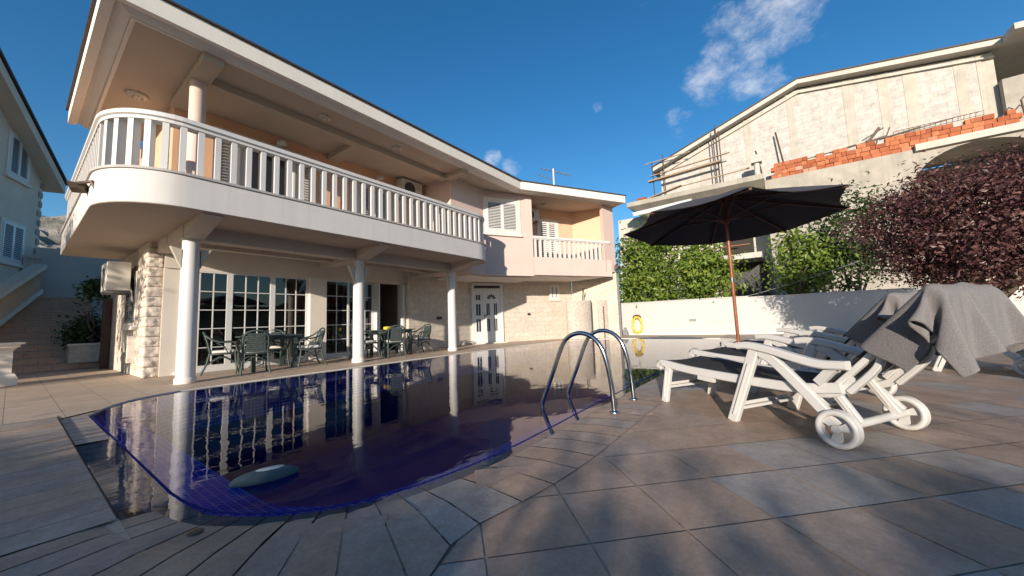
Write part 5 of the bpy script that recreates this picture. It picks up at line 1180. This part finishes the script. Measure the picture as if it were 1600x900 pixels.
# ------------------------------------------------------------------ umbrella
um = thing('parasol', 'large dark grey parasol on a brown wooden pole', 'parasol', (5.70, .45, 0), world=True)
tips = [(5.34, 1.771, 2.09), (6.364, 1.635, 2.064), (6.993, .815, 2.06), (6.858, -.209, 2.082), (6.038, -.837, 2.116), (5.014, -.702, 2.143), (4.386, .118, 2.146), (4.521, 1.142, 2.125)]
apex = Vector((5.685, .465, 2.50)); V = [apex]; F = []; NR = 8; NS = 6
mb = MB()
for k in range(8):
    a, b = Vector(tips[k]), Vector(tips[(k + 1) % 8])
    grid = []
    for i in range(NR + 1):
        row = []
        for j in range(NS + 1):
            w = j / NS; rim = a.lerp(b, w); cc = (a + b) / 2
            sc_ = i / NR; p = apex.lerp(rim, sc_); dip = math.sin(math.pi * w) * sc_
            inward = (apex - rim); inward.z = 0; inward.normalize()
            p += inward * (.085 * dip * sc_); p.z -= .035 * dip - .02 * math.sin(math.pi * sc_); row.append(p)
        grid.append(row)
    V = [p for row in grid for p in row]; F = [(i * (NS + 1) + j, (i + 1) * (NS + 1) + j, (i + 1) * (NS + 1) + j + 1, i * (NS + 1) + j + 1) for i in range(NR) for j in range(NS)]
    mb.mesh(V, F, True); mb.mesh([p - Vector((0, 0, .006)) for p in V], [f[::-1] for f in F], True)
mb.build('canopy', CANVAS, um)
hub = Vector((5.693, .462, 2.13))
for tp in tips:
    tp = Vector(tp) - Vector((0, 0, .022)); a = apex - Vector((0, 0, .06)); mb = MB(); mb.bar(a, tp, .026, .022); rbm = mb.build('rib', WOODD, um)
    m = a.lerp(tp, .50); mb = MB(); mb.bar(hub, m, .018, .016); mb.build('strut', WOODD, rbm)
mb = MB(); mb.tube([(5.77, .45, .02), (5.70, .46, 2.0), (5.686, .465, 2.46)], .021, 10); mb.build('pole', WOODP, um)
for c_ in (hub, (5.686, .465, 2.41)): mb = MB(); mb.lathe([(.034, -.045), (.036, 0), (.034, .04)], c_, 12); mb.build('hub', WOODP, um)
mb = MB(); mb.lathe([(.024, 0), (.024, .06)], (5.72, .458, 1.28), 12); mb.build('joint_ring', CHROME, um)
mb = MB(); mb.lathe([(.26, 0), (.26, .05), (.22, .08), (.05, .09), (.05, .30)], (5.77, .45, 0), 20); mb.build('stand', CONC, um)
mb = MB(); mb.bar((4.52, 1.36, 2.135), (5.25, .80, 2.375), .012, .05); mb.build('vent_flap', plain('pale_canvas_hem', (.6, .6, .6), .8), um)

# ------------------------------------------------------------------ pool ladder
lad = thing('pool_ladder', 'stainless steel pool ladder with two curved handrails at the pool edge', 'pool ladder', (3.5, 1.3, 0), world=True)
for x, yo in ((3.25, 0.0), (3.86, .02)):
    mb = MB(); P = bez([(x, 1.26 + yo, 0.0), (x, 1.275 + yo, .25), (x, 1.31 + yo, .46), (x, 1.36 + yo, .60), (x, 1.45 + yo, .69), (x, 1.57 + yo, .72), (x, 1.69 + yo, .68), (x, 1.77 + yo, .58), (x, 1.88 + yo, .33), (x, 2.00 + yo, .06), (x, 2.025 + yo, -.02), (x, 2.03 + yo, -.12), (x, 2.00 + yo, -.5), (x, 1.95 + yo, -1.1)], 8)
    mb.tube(P, .0215, 14); mb.build('rail', CHROME, lad)
    mb = MB(); mb.lathe([(.046, 0), (.046, .010), (.028, .022)], (x, 1.26 + yo, .004), 20); mb.build('flange', CHROME, lad)
for z in (-.35, -.65, -.95):
    mb = MB(); mb.box((3.555, 2.0, z), (.61, .08, .03)); mb.build('tread', CHROME, lad)

# floating device
fl = thing('pool_float', 'slate grey pointed float with a pale oval panel near the pool corner', 'float', (.93, 2.52, -.02))
mb = MB(); NU, NV = 28, 10; V = []
def fl_r(a):
    c, s = math.cos(a), math.sin(a); k = 1 / (abs(c) ** 1.7 + abs(s) ** 1.7) ** (1 / 1.7); return c * k, s * k
for j in range(NV + 1):
    v = j / NV * math.pi - math.pi / 2
    for i in range(NU):
        x, y = fl_r(2 * math.pi * i / NU); rr = abs(math.cos(v)) ** .7
        V.append((x * .175 * rr, y * .075 * rr, .052 * math.sin(v) * (1.0 if v > 0 else .35) + .010))
F = [(j * NU + i, j * NU + (i + 1) % NU, (j + 1) * NU + (i + 1) % NU, (j + 1) * NU + i) for j in range(NV) for i in range(NU)]
mb.mesh(V, F, True); mb.build('hull', FLOATM, fl)
mb = MB(); mb.lathe([(1, 0), (.9, .006), (.02, .010)], (0, 0, 0), 24); mb.v = [(p[0] * .075 + .02, p[1] * .032, .058 + p[2] * .6) for p in mb.v]; mb.build('panel', FLOATL, fl)
fl.rotation_euler.z = R(-18)
# drain cover in the overflow margin
mb = MB(); mb.lathe([(.030, 0), (.030, .012), (.02, .014)], (.52, 2.13, -.018), 14); o = mb.build('drain_cover', BRONZE); tag(o, 'small rusty drain cover in the wet tiles at the near pool corner', 'drain cover')

# ------------------------------------------------------------------ dining sets
def make_chair(label):
    """faces +x"""
    t = thing('rattan_armchair', label, 'chair', (0, 0, 0), 0, 'dark rattan armchairs on the terrace')
    for s in (-1, 1):
        mb = MB(); mb.tube(bez([(.27, s * .26, 0), (.23, s * .235, .22), (.21, s * .23, .42)], 5), .017, 7); mb.build('leg', RATTAN, t)
        mb = MB(); mb.tube(bez([(-.33, s * .24, 0), (-.24, s * .215, .22), (-.20, s * .21, .42)], 5), .017, 7); mb.build('leg', RATTAN, t)
        mb = MB(); mb.tube(bez([(.21, s * .23, .42), (.25, s * .265, .54), (.18, s * .285, .63), (-.02, s * .285, .64), (-.18, s * .255, .70), (-.27, s * .20, .78)], 6), .018, 7)
        mb.tube(bez([(.10, s * .24, .40), (.02, s * .275, .55), (-.10, s * .265, .63)], 5), .011, 6); mb.build('arm', RATTAN, t)
        mb = MB(); mb.tube(bez([(.22, s * .23, .20), (.0, s * .22, .33), (-.23, s * .215, .20)], 5), .011, 6); mb.build('brace', RATTAN, t)
    mb = MB(); mb.tube([(.22 * c, .24 * s_, .40) for c, s_ in [(1, -.9), (1, .9), (.8, 1), (-.8, .95), (-.95, .8), (-.95, -.8), (-.8, -.95), (.8, -1)]], .018, 7, True)
    mb.tube(bez([(.22, -.22, .22), (.22, 0, .34), (.22, .22, .22)], 5), .011, 6); mb.tube(bez([(-.24, -.2, .22), (-.24, 0, .34), (-.24, .2, .22)], 5), .011, 6); mb.box((0, 0, .40), (.40, .42, .02)); mb.build('seat_frame', RATTAN, t)
    mb = MB(); mb.tube(bez([(-.19, -.20, .42), (-.235, -.21, .62), (-.29, -.17, .80), (-.315, 0, .85), (-.29, .17, .80), (-.235, .21, .62), (-.19, .20, .42)], 6), .018, 7); mb.build('back_frame', RATTAN, t)
    mb = MB(); NX, NZ = 8, 8; V = []
    for i in range(NZ + 1):
        f = i / NZ; wd = .165 - .02 * f
        for j in range(NX + 1):
            y = (-1 + 2 * j / NX) * wd; V.append((-.205 - .085 * f - .012 * math.cos(y * 6), y, .44 + .36 * f - .0 * y))
    F = [(i * (NX + 1) + j, i * (NX + 1) + j + 1, (i + 1) * (NX + 1) + j + 1, (i + 1) * (NX + 1) + j) for i in range(NZ) for j in range(NX)]
    mb.mesh(V, F, True); mb.mesh([(p[0] - .014, p[1], p[2]) for p in V], [f[::-1] for f in F], True); mb.build('back_panel', WEAVE, t)
    bm = bmesh.new(); bmesh.ops.create_cube(bm, size=1); bmesh.ops.bevel(bm, geom=bm.edges[:], offset=.2, segments=3, affect='EDGES', profile=.6)
    mb = MB(); mb.mesh([(v.co.x * .42 + .01, v.co.y * .43, v.co.z * .06 + .445) for v in bm.verts], [[v.index for v in f.verts] for f in bm.faces], True); bm.free(); mb.build('cushion', CUSH, t)
    return t
ch0 = make_chair('dark rattan armchair nearest the first column, facing the left dining table')
def put(o, x, y, a, label=None):
    o.location = (x, y, 0); o.rotation_euler.z = R(a)
    if label: o['label'] = label
put(ch0, 2.62, 9.42, -15)
put(copy_tree(ch0), 2.92, 8.62, 78, 'dark rattan armchair with its woven back to the pool at the left dining table')
put(copy_tree(ch0), 4.02, 8.72, 172, 'dark rattan armchair at the right end of the left dining table, seen from the side')
put(copy_tree(ch0), 3.72, 9.72, -105, 'dark rattan armchair behind the left dining table by the window')
put(copy_tree(ch0), 5.66, 9.05, 5, 'rattan armchair half hidden by the middle column at the right dining table')
put(copy_tree(ch0), 6.12, 8.45, 70, 'rattan armchair with its back to the pool at the right dining table')
put(copy_tree(ch0), 7.28, 8.78, 178, 'rattan armchair at the right end of the right dining table before the stone wall')
def make_table(label, x, y, lx, ly, a):
    t = thing('dining_table', label, 'table', (x, y, 0), R(a), 'terrace dining tables')
    mb = MB(); mb.box((0, 0, .725), (lx, ly, .03)); mb.build('tabletop', RATTAN, t)
    mb = MB(); mb.box((0, 0, .67), (lx - .16, ly - .16, .07)); mb.build('apron', RATTAN, t)
    for sx in (-1, 1):
        for sy in (-1, 1): mb = MB(); mb.box((sx * (lx / 2 - .1), sy * (ly / 2 - .1), .355), (.07, .07, .71)); mb.build('leg', RATTAN, t)
make_table('dark rattan dining table near the left glass doors', 3.38, 9.15, 1.0, .85, 0)
make_table('dark rattan dining table before the open sliding door', 6.52, 9.12, 1.05, .85, 0)
def lathe_obj(name, prof, loc, mat, label, cat):
    mb = MB(); mb.lathe(prof, loc, 16); o = mb.build(name, mat); return tag(o, label, cat)
lathe_obj('ashtray', [(.05, 0), (.08, .03), (.075, .035), (.04, .012)], (3.2, 9.0, .741), GREYP, 'small grey ashtray on the left dining table', 'ashtray')
lathe_obj('mug', [(.038, 0), (.042, .04), (.042, .10), (.036, .10), (.034, .02)], (6.50, 8.90, .741), MUG, 'teal mug on the right dining table beside the yellow cloth', 'mug')
mb = MB(); bm = bmesh.new(); bmesh.ops.create_cube(bm, size=1); bmesh.ops.subdivide_edges(bm, edges=bm.edges[:], cuts=4, use_grid_fill=True)
mb.mesh([(6.28 + v.co.x * .22, 8.92 + v.co.y * .14, .785 + v.co.z * .07 + .02 * noise.noise(v.co * 5)) for v in bm.verts], [[v.index for v in f.verts] for f in bm.faces], True); bm.free()
o = mb.build('folded_cloth', CLOTHY); tag(o, 'bright yellow folded cloth on the right dining table', 'cloth')
lathe_obj('bowl', [(.05, 0), (.11, .05), (.105, .055), (.04, .012)], (6.78, 9.1, .741), PVC, 'white bowl on the right dining table', 'bowl')

# ------------------------------------------------------------------ unseen wall and plants added to cast the shade; hills for the glass
AZ = R(18.5); TE = .225
sdirv = Vector((math.cos(AZ), math.sin(AZ))); uv_ = Vector((-math.sin(AZ), math.cos(AZ)))
def su(a, u): q = sdirv * a + uv_ * u; return (q.x, q.y)
bw = MB(); bw.prism([su(-9, -14), su(-9, -1.7), su(-9.25, -1.7), su(-9.25, -14)], 0, 2.40); bw.prism([su(-9, -1.7), su(-9, .6), su(-9.25, .6), su(-9.25, -1.7)], 0, 1.9); bw.prism([su(-9, .6), su(-9, 8.6), su(-9.25, 8.6), su(-9.25, .6)], 0, 2.40); bw = bw.build('shade_wall', NEIGH); tag(bw, 'long plain wall added unseen behind the camera to shade the deck', 'wall')  # added out of view to shade the deck; low section lets sun through
for k, (u, top, rr) in enumerate(((-11, 3.0, 1.0), (-9.4, 2.9, 1.0), (-7.8, 3.0, 1.0), (-6.2, 2.9, 1.0), (-4.7, 2.95, .9), (-3.6, 2.9, .7), (-2.75, 2.75, .6), (-1.45, 2.75, .3), (-1.05, 2.45, .16), (-.7, 2.2, .16), (-.38, 2.5, .14), (-.05, 2.25, .16), (.3, 2.6, .2), (1.25, 2.65, .6), (2.0, 2.75, .85), (3.3, 2.7, .8), (4.6, 2.6, .7), (6.2, 2.35, .6), (8.0, 2.4, .6))):
    b = su(-9.9, u); tree('shade_bush', 'leafy green bush added to shade the deck, part of an unseen hedge behind the photographer', (*b, 0), (*b, top - .78), (rr, rr, .85), 46, 60, .16, .42, 60 + k, LDARK, 'bush', 3, 'hedge behind the photographer', r0=.04)  # added out of view; bush tops shape the shade edge on the deck
tree('shade_tree', 'leafy tree added unseen at the left to dapple the side wall', (-5.6, 9.4, 0), (-5.6, 9.4, 3.3), (1.1, 1.9, 1.6), 40, 60, .16, .5, 91, LDARK, 'tree', 5, None, r0=.09)  # added out of view for its dappled shade on the side wall

# hills
def terrain(name, mat, az0, az1, dist, prof, seed, rough, kind='structure', nz=40, na=90, depth=.5):
    mb = MB(); V = []
    for j in range(nz + 1):
        v = j / nz
        for i in range(na + 1):
            u = i / na; az = R(az0 + (az1 - az0) * u); top = prof(u)
            d = dist * (1 + depth * v)
            q = Vector((math.cos(az) * d, math.sin(az) * d, 0)); zz = top * dist * (1 + depth) * (v ** .9)
            zz *= 1 + rough * noise.fractal(q / (dist * .09) + Vector((seed, 0, 0)), .8, 2.1, 6) * (.3 + .7 * v)
            V.append((q.x, q.y, max(zz, 0) - 1))
    F = [(j * (na + 1) + i, j * (na + 1) + i + 1, (j + 1) * (na + 1) + i + 1, (j + 1) * (na + 1) + i) for j in range(nz) for i in range(na)]
    mb.mesh(V, F, False); return mb.build(name, mat, kind=kind)
def mount_mat():
    m, nt, b, N, L = new_mat('limestone_slope'); b.inputs['Roughness'].default_value = .95
    c = ramp(nt, noise_n(nt, .012, 10, .7), [(.38, (.13, .13, .10)), (.52, (.34, .32, .28)), (.7, (.50, .47, .42))])
    L(c, b.inputs['Base Color']); bump(nt, b, noise_n(nt, .02, 10, .75), 1.0, 40); return m
terrain('mountain', mount_mat(), 70, 120, 1500, lambda u: .205, 3, .16)
hillm = plain('wooded_hill', (.06, .085, .025), .95, .5, .05)
terrain('green_hill', hillm, 70, 120, 500, lambda u: .150, 5, .08)
terrain('hills', plain('dark_wooded_hills', (.030, .045, .025), .95, .4, .01), -150, -5, 900, lambda u: .085 + .03 * math.sin(u * 9), 8, .35)

# ------------------------------------------------------------------ sky, sun, camera
el = math.degrees(math.atan(TE))
w = bpy.data.worlds.new('World'); sc.world = w; w.use_nodes = True; nt = w.node_tree; N = nt.nodes.new; L = nt.links.new
bg = nt.nodes['Background']; sky = N('ShaderNodeTexSky'); sky.sky_type = 'NISHITA'; sky.sun_disc = False
sky.sun_elevation = R(el); sky.sun_rotation = math.atan2(-math.cos(AZ), -math.sin(AZ)); sky.altitude = 50; sky.air_density = 1.0; sky.dust_density = .4; sky.ozone_density = 3.0
tc = N('ShaderNodeTexCoord'); vec = tc.outputs['Generated']
def dotmask(d, w0, w1):
    dp = N('ShaderNodeVectorMath'); dp.operation = 'DOT_PRODUCT'; L(vec, dp.inputs[0]); dp.inputs[1].default_value = Vector(d).normalized()
    mr = N('ShaderNodeMapRange'); mr.interpolation_type = 'SMOOTHSTEP'; L(dp.outputs['Value'], mr.inputs[0]); mr.inputs[1].default_value = math.cos(R(w1)); mr.inputs[2].default_value = math.cos(R(w0)); return mr.outputs[0]
def mth(op, a, b):
    m = N('ShaderNodeMath'); m.operation = op
    for s_, v_ in zip(m.inputs, (a, b)):
        if isinstance(v_, (int, float)): s_.default_value = v_
        else: L(v_, s_)
    m.use_clamp = False; return m.outputs[0]
CLOUDS = [((.825, -.047, .564), 1.5, 6.5, .85), ((.839, .023, .544), 1, 5.5, 1.0), ((.861, .063, .505), 1, 5, .95), ((.874, .019, .485), 1, 4, .95), ((.883, -.02, .469), .5, 3.5, .7), ((.885, .142, .444), .3, 3.0, .52),
          ((.749, .529, .399), .3, 2.4, .85), ((.711, .561, .425), .3, 2.0, .7), ((.805, .307, .508), .2, 1.2, .6), ((.808, .051, .587), .5, 3.5, .8)]
cm = None
for d, w0, w1, k in CLOUDS:
    x = mth('MULTIPLY', dotmask(d, w0, w1), k); cm = x if cm is None else mth('MAXIMUM', cm, x)
nz = noise_n(nt, 9.0, 12, .68, vec, (1, 1, 1.6)); n2 = noise_n(nt, 3.0, 6, .6, vec)
cl = mth('ADD', nz, mth('MULTIPLY', cm, .36)); mr = N('ShaderNodeMapRange'); mr.interpolation_type = 'SMOOTHSTEP'; L(cl, mr.inputs[0]); mr.inputs[1].default_value = .66; mr.inputs[2].default_value = 1.12
cf = mth('MULTIPLY', mr.outputs[0], .85)
hs_ = N('ShaderNodeHueSaturation'); hs_.inputs['Saturation'].default_value = 1.26; L(sky.outputs[0], hs_.inputs['Color'])
mx = mixc(nt, hs_.outputs[0], (5.2, 5.3, 5.6), cf)
L(mx, bg.inputs['Color']); bg.inputs['Strength'].default_value = .125
sl = bpy.data.lights.new('Sun', 'SUN'); sl.energy = 5.0; sl.angle = R(.53); sl.color = (1.0, .885, .75)
so = bpy.data.objects.new('sun', sl); COL.objects.link(so)
dirv = Vector((math.cos(AZ) * math.cos(R(el)), math.sin(AZ) * math.cos(R(el)), -math.sin(R(el))))
so.rotation_euler = dirv.to_track_quat('-Z', 'Y').to_euler(); so.location = (-20, -15, 20)

cam = bpy.data.cameras.new('Camera'); co = bpy.data.objects.new('camera', cam); COL.objects.link(co); sc.camera = co
yaw, pitch, roll = R(35.9235), math.atan(51.5 / 567.2), math.atan(.0356)
Fv = Vector((math.cos(yaw) * math.cos(pitch), math.sin(yaw) * math.cos(pitch), math.sin(pitch))); Rv = Vector((math.sin(yaw), -math.cos(yaw), 0)); Uv = Rv.cross(Fv)
R2 = Rv * math.cos(roll) - Uv * math.sin(roll); U2 = Rv * math.sin(roll) + Uv * math.cos(roll)
M = Matrix((R2, U2, -Fv)).transposed().to_4x4(); M.translation = (0, 0, .86); co.matrix_world = M
cam.sensor_width = 36; cam.lens = 36 * 567.2 / 1600; cam.clip_start = .05; cam.clip_end = 20000
vs = sc.view_settings; vs.view_transform = 'Standard'; vs.look = 'None'; vs.exposure = 0.48; vs.gamma = 1.0; vs.use_curve_mapping = False
sc.cycles.max_bounces = 8; sc.cycles.transparent_max_bounces = 12; sc.cycles.use_denoising = True
